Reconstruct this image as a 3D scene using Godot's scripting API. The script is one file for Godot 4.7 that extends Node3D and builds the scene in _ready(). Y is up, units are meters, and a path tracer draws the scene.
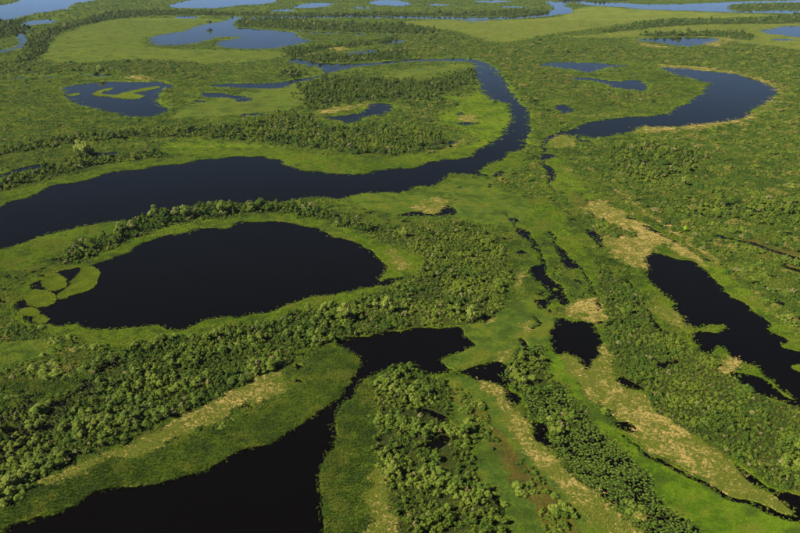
extends Node3D
# A river wetland seen from the air. Ground coordinates are metres: x to the right, F forward (z = -F), y up.
# Outlines of waters, land cover and floating mats are lists x, F, x, F, ... traced on the ground plane.

const EYE := 240.0

const WATER := [
	["lake", "pale blue sheet of open water in the far corner of the marsh", [[-1499, 2816, -1484, 3004, -1461, 3049, -1499, 3217, -1517, 3377, -1503, 3492, -1501, 3615, -1554, 3816, -1609, 4040, -1596, 4205, -1694, 4576, -2080, 4576, -1946, 4205, -1894, 3963, -1890, 3852, -1910, 3615]]],
	["pond", "small far pool strip between two dark tree belts", [[-1328, 2816, -1362, 2939, -1345, 3026, -1289, 3026, -1239, 2897, -1272, 2856, -1281, 2797]]],
	["river", "narrow far side channel curling beside a dark tree clump", [[-1064, 2019, -1044, 2083, -1033, 2116, -1058, 2223, -1121, 2354, -1169, 2441, -1196, 2533, -1220, 2615, -1203, 2599, -1104, 2382, -1017, 2174, -1012, 2128, -1007, 2061, -1018, 2029, -1024, 1939]]],
	["lake", "large blue far lake with a curved green spit in it", [[-713, 2287, -747, 2411, -737, 2471, -712, 2549, -693, 2599, -697, 2703, -697, 2816, -667, 2917, -639, 3026, -665, 3192, -641, 3167, -613, 3026, -587, 2856, -553, 2721, -493, 2685, -406, 2615, -336, 2549, -301, 2397, -258, 2300, -286, 2198, -344, 2112, -408, 2105, -465, 2135, -501, 2186, -514, 2287, -493, 2354, -476, 2402, -520, 2432, -550, 2388, -559, 2300, -594, 2211, -630, 2194, -672, 2206]]],
	["lake", "long blue lake on the far edge behind the wide meadow lake", [[-1087, 3888, -1085, 4121, -1076, 4292, -930, 4477, -755, 4576, -656, 4292, -670, 3963, -763, 3888, -836, 3680, -949, 3680, -1021, 3713]]],
	["pond", "thin pool in the grass behind the large far lake", [[-876, 3143, -865, 3217, -809, 3202, -781, 3119, -816, 3090]]],
	["river", "thin dark far river running along a tree belt to a wider bend", [[-637, 3107, -568, 3067, -482, 3126, -385, 3124, -270, 3122, -195, 3159, -77, 3118, -0, 3116, 114, 3085, 226, 3055, 377, 3053, 502, 3131, 610, 3254, 634, 3393, 521, 3256, 391, 3168, 234, 3166, 118, 3193, 0, 3221, -79, 3219, -201, 3257, -277, 3214, -396, 3212, -495, 3209, -582, 3143, -651, 3180], [593, 3295, 652, 3311, 708, 3405, 749, 3583, 750, 3747, 802, 4040, 803, 4205, 747, 4121, 738, 3963, 709, 3680, 642, 3433], [759, 3963, 853, 4094, 925, 3974, 972, 4175, 891, 4285, 787, 4120]]],
	["river", "wide blue far river passing behind a wooded island", [[948, 4162, 1089, 4040, 1203, 3925, 1409, 3963, 1614, 4040, 1432, 3552, 1516, 3522, 1637, 3552, 1847, 3492, 1732, 3269, 1579, 3377, 1425, 3405, 1288, 3492, 1179, 3552, 1066, 3615, 1035, 3747, 936, 3816, 899, 3963], [1574, 3963, 1782, 4040, 2077, 4137, 2144, 4274, 1838, 4171, 1622, 4088]]],
	["pond", "tiny blue pool by the far tree belt, beside a longer one", [[-536, 3514, -529, 3562, -510, 3538, -505, 3594, -485, 3550, -468, 3530, -480, 3498, -492, 3510, -495, 3460, -515, 3502, -520, 3479]]],
	["pond", "blue pool with a pointed end beyond the far river", [[-474, 3747, -461, 3963, -396, 4040, -337, 3925, -377, 3747, -452, 3680]]],
	["pond", "small far pool among scattered trees", [[-140, 3674, -156, 3710, -171, 3692, -186, 3734, -199, 3701, -213, 3686, -195, 3662, -185, 3671, -172, 3633, -159, 3665, -149, 3647]]],
	["lake", "blue far lake among pale marsh on the horizon side of the river", [[-141, 4121, -79, 4292, 10, 4205, 29, 4001, 9, 3816, -47, 3852, -105, 3888]]],
	["pond", "tiny far pool beside a dark copse", [[225, 3879, 210, 3936, 189, 3907, 176, 3976, 156, 3922, 138, 3898, 156, 3860, 170, 3874, 180, 3813, 200, 3864, 209, 3836]]],
	["lake", "far blue lake partly hidden by trees", [[390, 4150, 433, 4226, 469, 4188, 510, 4279, 537, 4207, 569, 4175, 523, 4125, 499, 4144, 464, 4064, 436, 4131, 411, 4094]]],
	["pond", "narrow far pool in front of the far blue lake", [[471, 3741, 496, 3774, 518, 3758, 542, 3796, 559, 3766, 578, 3752, 551, 3730, 536, 3739, 516, 3704, 499, 3733, 483, 3717]]],
	["pond", "shallow pool on the far river's grassy bank", [[323, 2976, 305, 3010, 278, 2993, 262, 3034, 237, 3002, 214, 2987, 237, 2965, 254, 2973, 268, 2937, 292, 2968, 304, 2951]]],
	["river", "broad dark river sweeping round a wooded loop of land", [[-263, 1920, -241, 1920, -211, 1866, -161, 1822, -115, 1822, -69, 1831, -23, 1866, 0, 1883, 72, 1902, 132, 1905, 159, 1915, 158, 1848, 145, 1855, 94, 1862, 47, 1860, 0, 1839, -34, 1805, -79, 1780, -110, 1741, -135, 1695, -153, 1659, -164, 1617, -177, 1584, -197, 1545, -218, 1485, -241, 1474, -282, 1474, -332, 1488, -366, 1503, -364, 1521, -318, 1535, -269, 1533, -233, 1552, -211, 1584, -190, 1610, -168, 1638, -165, 1695, -182, 1753, -215, 1797, -256, 1848, -267, 1874], [152, 1915, 183, 1883, 211, 1756, 210, 1577, 203, 1446, 205, 1329, 206.6, 1240.8, 193.3, 1144.8, 184.1, 1090.3, 164.2, 1000, 150.6, 978.2, 136.4, 967.6, 129.4, 942, 111.8, 917.7, 95, 894.4, 95.4, 874.4, 101.2, 863.6, 86.7, 867.9, 66.1, 872.2, 57.8, 867.9, 44.8, 838.7, 32.8, 816.9, 24.2, 822.7, 13, 811.2, 0, 794.3, -16.1, 798, -32, 794.3, -47.6, 787, -60.5, 774.6, -71, 774.6, -94.5, 779.9, -104, 771.1, -118.1, 760.7, -141.7, 760.7, -171.9, 757.3, -202.2, 747.3, -219, 734.3, -242.4, 712.6, -249.7, 705, -268.5, 703.6, -284.5, 694.8, -302.6, 680.5, -320.2, 666.8, -329.1, 649.6, -338.2, 630.8, -345.8, 624.7, -366.3, 598, -400.2, 584.9, -468.1, 700.6, -433.1, 724.9, -402.9, 744, -403.2, 764.1, -394.5, 774.6, -388.2, 796.2, -384.1, 824.7, -364.1, 838.7, -350.4, 853, -342.4, 872.2, -327.8, 887.7, -308.6, 894.4, -289.5, 910.6, -267.3, 917.7, -247.6, 937.1, -230.1, 942, -205.7, 957.2, -188.4, 952.1, -167.1, 952.1, -147.9, 932.2, -136.3, 910.6, -112.3, 889.9, -87.8, 881, -69.6, 872.2, -44.1, 872.2, -23.6, 889.9, -5.9, 896.7, 17.9, 901.3, 33, 924.9, 62.2, 942, 87.9, 952.1, 96.5, 978.2, 113.1, 1014.1, 139.1, 1064.8, 150.3, 1110.2, 165.9, 1162.9, 177.3, 1261.8, 179, 1329, 164, 1343, 155, 1393, 149, 1457, 155, 1545, 156, 1645, 169, 1814, 159, 1857]]],
	["lake", "large black oval lake with round floating mats at one end", [[-252.3, 593.6, -242.1, 604.8, -234, 618.7, -231.2, 637, -223.6, 649.6, -210.4, 666.8, -198.1, 672.2, -186.6, 681.9, -161.7, 683.3, -152.8, 700.6, -138.3, 699.1, -119.8, 703.6, -99.6, 694.8, -77.7, 684.7, -67, 669.5, -56.8, 656.1, -47.6, 653.5, -38, 640.7, -24.2, 624.7, -20.4, 612.9, -15, 600.3, -10.7, 587, -14.3, 568.1, -16.4, 556, -9.5, 562, 0, 566, 0.8, 560, -9.3, 550.1, -19.4, 549.2, -34.4, 540.6, -45.3, 533.2, -56.3, 529.5, -72.7, 522.3, -85.5, 507.6, -96.4, 499.2, -106.7, 496.8, -114.7, 490.3, -118.9, 493.5, -130.4, 491.1, -139.2, 484, -145, 479.4, -153.1, 471, -165.7, 479.4, -179.1, 477.8, -188.4, 474.8, -197.4, 471, -205, 473.3, -212.7, 475.5, -223.7, 480.9, -234.2, 477.8, -242.3, 480.9, -247.9, 480.9, -261.1, 485.6, -266.7, 493.5, -266.1, 498.4, -277, 506.7, -281.7, 515.3, -281.2, 522.3, -280, 531.3, -282.7, 542.5, -286.8, 550.1, -281.8, 560, -274.1, 568.1, -274.3, 580.6, -263.8, 587]]],
	["lake", "dark blue lake holding a curled floating spit", [[-636, 1485, -618, 1527, -582, 1552, -545, 1558, -511, 1545, -474, 1552, -440, 1515, -434, 1480, -440, 1446, -430, 1393, -418, 1343, -396.3, 1296.8, -375.7, 1261.8, -379.7, 1224.5, -397.3, 1204.6, -420.7, 1204.6, -446.9, 1224.5, -488, 1261.8, -529.7, 1296.8, -561, 1334, -590, 1378, -605, 1414]]],
	["pond", "thin crescent pool on the far meadow beside the curled spit lake", [[-362, 1408, -337, 1435, -302, 1403, -275, 1388, -256, 1358, -269, 1334, -292, 1363, -325, 1378, -351, 1383]]],
	["pond", "short narrow pool below the thin crescent pool", [[-364, 1353, -347, 1353, -325, 1338, -340, 1324]]],
	["pond", "dark club shaped pond ringed by straw inside the river loop", [[-121.2, 1200.7, -94.3, 1216.5, -64.1, 1240.8, -54.5, 1283.5, -51, 1315, -26, 1324, -10, 1296.8, -16.3, 1261.8, -23.7, 1220.5, -47, 1212.5, -61.2, 1181.5, -79.2, 1152, -91.3, 1174]]],
	["pond", "small dark pool in the thicket by the club shaped pond", [[-150.8, 1137.8, -151.1, 1126.7, -154.6, 1119.9, -160, 1119.9, -165.3, 1126.7, -168.5, 1137.8, -168.3, 1149, -164.8, 1156.1, -159.2, 1156.1, -153.9, 1149]]],
	["pond", "sliver of dark water beside a grassy thicket edge", [[-250.7, 1223, -244.3, 1231.8, -234.5, 1227.4, -229.2, 1237.7, -219.8, 1229.6, -211.2, 1225.9, -219.2, 1220.1, -225.6, 1222.3, -229.9, 1213, -239.3, 1220.9, -243.5, 1216.5]]],
	["pond", "sliver of dark water at the thicket edge inside the loop", [[-138.4, 1226.9, -147.5, 1236.7, -156, 1231.8, -164.5, 1243.3, -171.5, 1234.2, -179, 1230.2, -169.1, 1223.7, -163.4, 1226.1, -156.1, 1215.7, -149.2, 1224.5, -143.7, 1219.7]]],
	["lake", "flat crescent lake at the tip of the far oxbow", [[317, 1797, 359, 1839, 406, 1839, 461, 1831, 489, 1805, 526, 1797, 479, 1764, 436, 1725, 408, 1680, 389, 1688, 375, 1725, 344, 1756]]],
	["lake", "narrow bent lake nested inside the oxbow", [[347, 1610, 388, 1610, 402, 1584, 428, 1564, 475, 1577, 477, 1515, 459, 1457, 439, 1451, 406, 1480, 398, 1527, 379, 1571, 343, 1590]]],
	["lake", "wide dark oxbow lake with a straw coloured outer bank", [[576, 1748, 623, 1748, 657, 1702, 691, 1680, 709, 1645, 716, 1564, 712, 1503, 696, 1446, 670, 1393, 638, 1343, 600.6, 1296.8, 565.7, 1253.3, 553.6, 1220.5, 525, 1193, 491.6, 1166.6, 461.7, 1159.3, 446, 1144.8, 416.8, 1137.8, 385.1, 1130.7, 347.4, 1127.3, 337.7, 1103.5, 322.7, 1090.3, 285.1, 1064.8, 262.9, 1058.6, 250.3, 1077.4, 246.4, 1106.8, 267.6, 1144.8, 296.7, 1174, 349.5, 1200.7, 393.1, 1216.5, 423.7, 1228.5, 445.2, 1270.4, 485, 1315, 510, 1363, 546, 1414, 578, 1491, 604, 1527, 597, 1564, 586, 1610, 576, 1652]]],
	["pond", "small round black pond beside the oxbow's straw marsh", [[273, 1310, 283.6, 1296.8, 281.4, 1261.8, 265, 1228.5, 255.4, 1261.8, 251.2, 1283.5]]],
	["lake", "flat blue lake with straw banks behind the oxbow", [[687, 2327, 757, 2382, 842, 2397, 910, 2397, 939, 2354, 870, 2248, 806, 2186, 761, 2158, 735, 2248, 709, 2274]]],
	["lake", "blue far lake at the meadow's end with pointed arms", [[1191, 2667, 1216, 2650, 1324, 2777, 1376, 2777, 1499, 2816, 1247, 2327, 1194, 2397, 1176, 2456, 1149, 2533]]],
	["pond", "thin pool in front of the blue far lake with pointed arms", [[1151, 2332, 1138, 2318, 1116, 2309, 1095, 2309, 1082, 2318, 1081, 2332, 1095, 2347, 1116, 2356, 1138, 2356, 1151, 2347]]],
	["pond", "black boot shaped pool under a sand patch", [[0, 724.9, 14.8, 729.6, 37.5, 728, 44.5, 747.3, 50.8, 750.6, 55.5, 731.2, 53.7, 718.7, 44, 720.2, 14.6, 717.1, 0, 720.2]]],
	["pond", "small dark pool by the river bend", [[107.4, 867.9, 117.6, 885.4, 123, 881, 116.8, 859.4, 108.3, 855.1]]],
	["pond", "dark ring pool in marsh grass", [[102.6, 822.7, 101.4, 817.7, 99.3, 814.6, 97.2, 814.6, 95.7, 817.7, 95.6, 822.7, 96.8, 827.8, 98.9, 831, 101.1, 831, 102.5, 827.8]]],
	["pond", "tiny sliver of water in marsh by the river", [[69.1, 818.9, 68.2, 816.6, 66.2, 815.2, 63.8, 815.2, 62, 816.6, 61.4, 818.9, 62.3, 821.1, 64.3, 822.6, 66.7, 822.6, 68.5, 821.1]]],
	["pond", "dark pools hugging a straw islet inside the river bend", [[103.1, 1228.5, 101.1, 1217.6, 97.4, 1211, 93.6, 1211, 90.9, 1217.6, 90.4, 1228.5, 92.4, 1239.6, 96.1, 1246.5, 100.1, 1246.5, 102.8, 1239.6], [118.5, 1155.6, 114.7, 1148.8, 106.1, 1144.7, 96, 1144.7, 88.1, 1148.8, 85.5, 1155.6, 89.1, 1162.5, 97.7, 1166.8, 108, 1166.8, 115.9, 1162.5]]],
	["pond", "dark streak of water beside straw inside the river loop", [[39.7, 1008.4, 60.8, 1031.5, 77.8, 1043.4, 75.3, 1025.6, 52.8, 1005.6]]],
	["pond", "small dark pool among trees inside the river loop", [[86, 1491, 84, 1478, 79, 1469, 74, 1469, 70, 1478, 69, 1491, 72, 1505, 76, 1514, 82, 1514, 86, 1505]]],
	["channel", "broken dark channel winding from the oxbow mouth", [[187.9, 978.2, 195.6, 1023.6, 209.3, 1053.9, 227.6, 1074.4, 242.6, 1074.3, 247.9, 1100.2, 231.7, 1100, 210.7, 1076, 192.4, 1033.5, 182.8, 978.2], [246.4, 1072.5, 245.5, 1039.8, 255.4, 1027.3, 259.4, 1041.7, 250, 1053.1, 251.3, 1082.4], [178.4, 967.6, 184.8, 967.6, 195, 967.6, 201.7, 949.6, 190, 947.1, 179.5, 937.1, 171.3, 917.7], [176.5, 912.9, 182.5, 899, 178.4, 855.1, 167.7, 830.6, 170.2, 863.6], [175.2, 935.5, 171.1, 897.3, 164.9, 828.8, 163.7, 797.7, 167, 802, 168.3, 832.5, 174.7, 900.7, 178.9, 938.6]]],
	["pond", "small dark puddles beside straw scraps", [[166.5, 740.8, 168.9, 728, 165.4, 715.6, 164.4, 724.9]]],
	["channel", "chain of black pools in bright marsh grass", [[106.3, 709.5, 110.7, 714.1, 113.7, 700.6, 109.4, 697.7], [108.6, 677.7, 116.2, 679.1, 118.1, 661.4, 120.5, 648.4, 117.5, 640.7, 112.9, 650.9, 109.4, 664.1], [114.8, 645, 116.9, 620.7, 116.7, 605.4, 115, 585.8, 119.4, 588.2, 121.1, 608.7, 121.3, 626.4, 119.1, 651.7], [107.3, 618.7, 106.2, 614.6, 104.5, 612, 102.8, 612, 101.8, 614.6, 101.8, 618.7, 103, 622.9, 104.7, 625.6, 106.4, 625.6, 107.4, 622.9], [103.1, 728.7, 106.5, 710.5, 108.1, 687.3, 110.3, 690.7, 108.7, 714.6, 105.2, 733.6], [119.8, 586.7, 118.7, 599.9, 116, 596.2, 117.1, 583.1]]],
	["pond", "black wedge pond beside the large sand patch", [[171.7, 677.7, 178.4, 675, 181, 658.8, 176.1, 630.8, 173.5, 638.2, 171.4, 656.1]]],
	["pond", "black slanting pool between bright green tongues", [[135.6, 672.9, 137.3, 657.1, 137.1, 636.9, 139.5, 639.6, 139.7, 660.5, 138.1, 677.1], [147.6, 555.1, 146.6, 537.8, 145.3, 519.8, 143, 504.5, 145.5, 505.6, 147.7, 521.3, 148.9, 539.6, 149.6, 556.9], [144.9, 594.2, 146.5, 575.1, 145.3, 559.1, 147.5, 560.8, 148.7, 577.6, 147.2, 597.4], [137, 645.8, 141.7, 633.2, 142.6, 611.7, 146.4, 593.6, 147, 584.9, 138, 580.6, 134.8, 593.6, 134.2, 616.4]]],
	["lake", "black branching pool with floating scraps", [[104.4, 583.8, 116.7, 589.2, 119.5, 568.1, 123.7, 548.2, 125.7, 535, 124.3, 517, 118.6, 510.1, 117, 525, 111.8, 517, 106, 505.1, 100.8, 508.4, 100, 521.4, 111.5, 527.7, 109.4, 546.3, 104.8, 566]]],
	["lake", "black square pond between straw and reed lanes", [[109.7, 493.5, 122.2, 485.6, 133.5, 483.2, 133.6, 468.8, 134.1, 457.2, 128.5, 442, 122, 427.6, 118.1, 418.8, 114.8, 420.6, 111.2, 433.4, 106.2, 439.9, 100, 438, 99.1, 454.3, 100.9, 468, 106.3, 479.4]]],
	["pond", "little black pool at the square pond's sandy corner", [[142.2, 484.8, 141.1, 483.1, 139.2, 482.1, 137, 482.1, 135.5, 483.1, 135.2, 484.8, 136.3, 486.5, 138.3, 487.5, 140.4, 487.5, 141.9, 486.5], [79.8, 458.6, 82.2, 449.8, 78.8, 443.1, 80.1, 440.8, 84.3, 450.5, 81.7, 461.4], [95.3, 492.8, 95.7, 482.7, 91.1, 474.4, 92, 472.1, 97.3, 482.2, 97.1, 494.3]]],
	["river", "black river narrowing past wide bright reed banks", [[-41.7, 455.8, -33.4, 460.8, -20.2, 464.4, -10.2, 471, 0, 470.3, 10.3, 475.5, 20.6, 475.5, 30.9, 475.5, 42.6, 476.3, 44.4, 464.4, 48.6, 451.5, 42.2, 444.7, 32, 436.6, 25.9, 430.1, 28.6, 422.5, 34.6, 418.8, 24.5, 413.9, 12.3, 415.1, 11.2, 423.1, 0, 425, -9.3, 418.8, -18.3, 411.5, -23.9, 400.9, -27.8, 386.4, -30.6, 384.3, -35.2, 368.7, -33.9, 344.9, -39.3, 323.3, -39, 309.9, -36, 288.1, -33.4, 274.2, -29.5, 249.1, -30.1, 216.4, -173, 216.4, -178.4, 241, -180.1, 264.8, -175.8, 274.2, -175.7, 278.7, -170.1, 281.3, -158.7, 286.7, -152.2, 293.7, -146.9, 300.9, -139.1, 305.7, -126, 307.2, -110.4, 312.2, -99.4, 317.7, -93.2, 323.3, -81.9, 335.1, -69.7, 340.4, -60.6, 350.4, -51.4, 363.7, -36.9, 384.3, -34.2, 386.4, -30.1, 405.6, -25, 423.8, -25.4, 433.4, -32.3, 442, -38.6, 448.8]]],
	["lake", "black hooked pool at the head of the straw strip", [[38.2, 417.6, 51.2, 423.8, 63.2, 430.1, 66.8, 423.8, 67.2, 417.6, 62.2, 411.5, 64.1, 402.7, 63.6, 394.1, 67.9, 387.5, 69.2, 380, 65.3, 376.9, 62.4, 385.4, 59.7, 400.9, 52.4, 405.6, 46.5, 406.7, 42.6, 410.3]]],
	["pond", "black pool under the edge of a leafy floating thicket", [[74.4, 362.8, 79.1, 357.9, 77.6, 349.4, 79.7, 340.4, 76.6, 337.7, 72.4, 344, 71.9, 352.2]]],
	["pond", "broken black pool inside the tall tree stand", [[13.6, 374.8, 19.1, 372.8, 26.6, 365.7, 26.9, 361.8, 23, 360.3, 18.9, 365.7, 13.4, 368.2, 9.6, 371.7]]],
	["pond", "black pool between tall trees and a broad round crown", [[13, 338.2, 17, 345.8, 24.6, 349.4, 25, 341.3, 20.7, 335.6, 15.5, 335.1]]],
	["lake", "long black lake with a thin grassy spit reaching into it", [[208.8, 611.7, 218.6, 618.7, 231.9, 607.1, 243.1, 598, 246.6, 589.2, 247, 568.1, 249.6, 550.1, 247, 527.7, 253.4, 516.2, 256.1, 496.8, 257.6, 480.9, 252.2, 471.8, 257.3, 460.8, 257.6, 457.2, 250.1, 450.8, 255.7, 443.3, 271, 428.8, 271.7, 406.7, 248.5, 363.7, 231.6, 380, 228.2, 388.6, 225, 397, 222.9, 405.6, 220.1, 410.3, 222.6, 417.6, 220.2, 425, 215.5, 428.8, 212.3, 436.6, 210.6, 448.8, 203.3, 443.3, 199.4, 438, 193.7, 439.9, 196.7, 450.2, 194.7, 455.8, 196.3, 465.8, 202.4, 471.8, 208.7, 470.3, 214.2, 468.8, 219.4, 471.8, 221.8, 477.8, 214.1, 479.4, 201.4, 478.6, 199.1, 484, 198.7, 495.2, 195.6, 507.6, 202, 516.2, 199.8, 527.7, 195.7, 546.3, 194.4, 560, 199.7, 580.6]]],
	["channel", "black arm of water behind a thin spit of shrubs", [[204.4, 415.1, 210.7, 412.7, 218.5, 406.7, 222.3, 397.5, 226, 386.4, 241.6, 371.7, 237.5, 363.7, 220.9, 381.6, 215.1, 388.1, 207.4, 394.7, 205, 403.2]]],
	["channel", "long thin black channel between reeds and a straw bar", [[117.5, 351.6, 122.7, 339.6, 130.2, 326.6, 139, 315, 147.6, 304.9, 155.7, 297.3, 163, 292.2, 171.5, 285.1, 181, 280.9, 195.6, 274.2, 198.2, 278, 183.3, 284.4, 173.6, 288.3, 165, 295.2, 157.5, 300, 149.2, 307.3, 140.4, 317.2, 131.4, 328.4, 123.8, 341.1, 118.4, 352.8]]],
	["pond", "brown shallow pool on the straw bar", [[118.8, 361.8, 125.1, 360.8, 128.7, 354.1, 125.6, 350.8, 120, 354.1]]],
	["channel", "black widening inlet at the end of the straw bar", [[169.3, 323.3, 171.9, 318.5, 176.3, 311.4, 180.2, 303.8, 186.1, 300.9, 189.8, 298.7, 210.4, 292.9, 203.4, 280, 183.1, 284.7, 181.3, 288.8, 180, 292.9, 177.1, 300.1, 172.2, 307.6, 168.4, 313.7]]],
	["pond", "black pond with a pointed tail beside the straw bar", [[131, 406.7, 136.8, 410.3, 142.9, 399.8, 144.1, 393.6, 138.5, 394.7, 132.5, 400.9]]],
	["channel", "thin dark runnel along the thicket beside the long lake", [[173.4, 515.3, 177.3, 502, 175.7, 487.5, 177.4, 474.5, 180.7, 465.4, 183.1, 469.3, 179.8, 478.1, 178, 490, 179.5, 504.8, 175.4, 518.7], [177.2, 557.9, 178.5, 548, 180.4, 538.4, 183.1, 542.8, 181.2, 552.3, 180.1, 562.1]]],
	["channel", "thin dark runnel under the sand ridge", [[227.1, 688.5, 234.4, 672.2, 240.6, 653.9, 246.5, 638.9, 248.3, 642.5, 242.9, 658.4, 237.1, 677.8, 230.1, 695.3], [220.1, 713.2, 228.2, 704.2, 229.9, 708.8, 221.8, 718]]],
	["channel", "brownish runnel slanting through shrub country", [[286.5, 658.3, 298.7, 648, 308.9, 640.5, 316.8, 628.3, 326.6, 611.7, 352.2, 587.1, 354.7, 591.3, 329.2, 616.4, 319.6, 633.3, 311.7, 646, 301.5, 653.9, 289.4, 664.6], [313.3, 587.4, 316.7, 578.7, 334, 552.3, 338.8, 559.8, 321.6, 586.8, 318.3, 595.4]]],
	["pond", "long pool beside a row of pale shrubs across the river", [[-473.6, 822.7, -490.2, 855.1, -464.2, 872.2, -460.9, 889.9, -449.3, 903.6, -437.4, 917.7, -426.6, 915.3, -422.2, 899, -437.2, 889.9, -446.8, 872.2, -456, 855.1]]],
	["pond", "thin pool behind a clump of pale trees", [[-390.4, 965, -378.8, 975.5, -363.9, 980.9, -358.7, 972.9, -372.4, 957.2, -384.4, 955.7]]],
	["pond", "sliver of water in grass under the long thicket", [[-351.2, 1035.6, -352.4, 1032.8, -357.3, 1031.1, -364, 1031.1, -369.9, 1032.8, -372.9, 1035.6, -371.7, 1038.4, -366.9, 1040.2, -360.1, 1040.2, -354.1, 1038.4]]],
	["pond", "pools at the foot of a lone dark tree", [[-599, 1640, -601, 1631, -613, 1625, -631, 1625, -648, 1631, -657, 1640, -655, 1650, -643, 1656, -625, 1656, -608, 1650], [-764, 1610, -764, 1602, -770, 1597, -780, 1597, -790, 1602, -797, 1610, -797, 1618, -792, 1623, -781, 1623, -771, 1618], [-713, 1620, -712, 1612, -715, 1608, -721, 1608, -728, 1612, -733, 1620, -735, 1627, -731, 1631, -725, 1631, -718, 1627]]],
	["pond", "pool by a grassy channel in the far meadow bend", [[-140, 1999, -123, 2040, -88, 2072, -60, 2083, -59, 2029, -87, 1988, -119, 1969]]],
	["river", "dark narrow far channel under a row of bushes", [[-333, 2580, -252, 2531, -155, 2500, -61, 2454, -18, 2367, -18, 2398, -62, 2487, -157, 2535, -255, 2567, -338, 2617], [-56, 2248, -29, 2300, 6, 2341, 6, 2261, -33, 2211]]],
	["channel", "dark puddles in the low shrubs at the thicket's tail", [[160.1, 428.5, 163.5, 421.9, 173.5, 428.3, 173.9, 431.9, 164.7, 425.7, 162.1, 431.8], [42, 305.6, 44.5, 298.2, 45.8, 290.4, 46.9, 281.6, 48.5, 282.4, 47.2, 291.3, 45.7, 299.2, 43.1, 306.6], [35.4, 661.4, 35, 658.9, 34, 657.4, 32.9, 657.4, 32, 658.9, 31.8, 661.4, 32.2, 663.9, 33.2, 665.5, 34.4, 665.5, 35.2, 663.9]]],
	["pond", "dark water gaps under the marsh edge of the black lake", [[-267.5, 621.1, -267.8, 618, -271, 616.2, -275.7, 616.2, -280.3, 618, -283, 621.1, -282.7, 624.2, -279.6, 626.1, -274.8, 626.1, -270.1, 624.2], [-279.9, 602.5, -280, 600.5, -282, 599.3, -285.1, 599.3, -288.1, 600.5, -289.9, 602.5, -289.8, 604.5, -287.8, 605.8, -284.6, 605.8, -281.6, 604.5], [-255.3, 658.8, -255.6, 656.6, -257.8, 655.3, -261.2, 655.3, -264.3, 656.6, -266.1, 658.8, -265.9, 661, -263.6, 662.3, -260.2, 662.3, -257, 661], [-308.2, 566, -307.9, 564.2, -309, 563.1, -311, 563.1, -313.1, 564.2, -314.5, 566, -314.8, 567.8, -313.7, 568.9, -311.7, 568.9, -309.6, 567.8]]],
]

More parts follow.
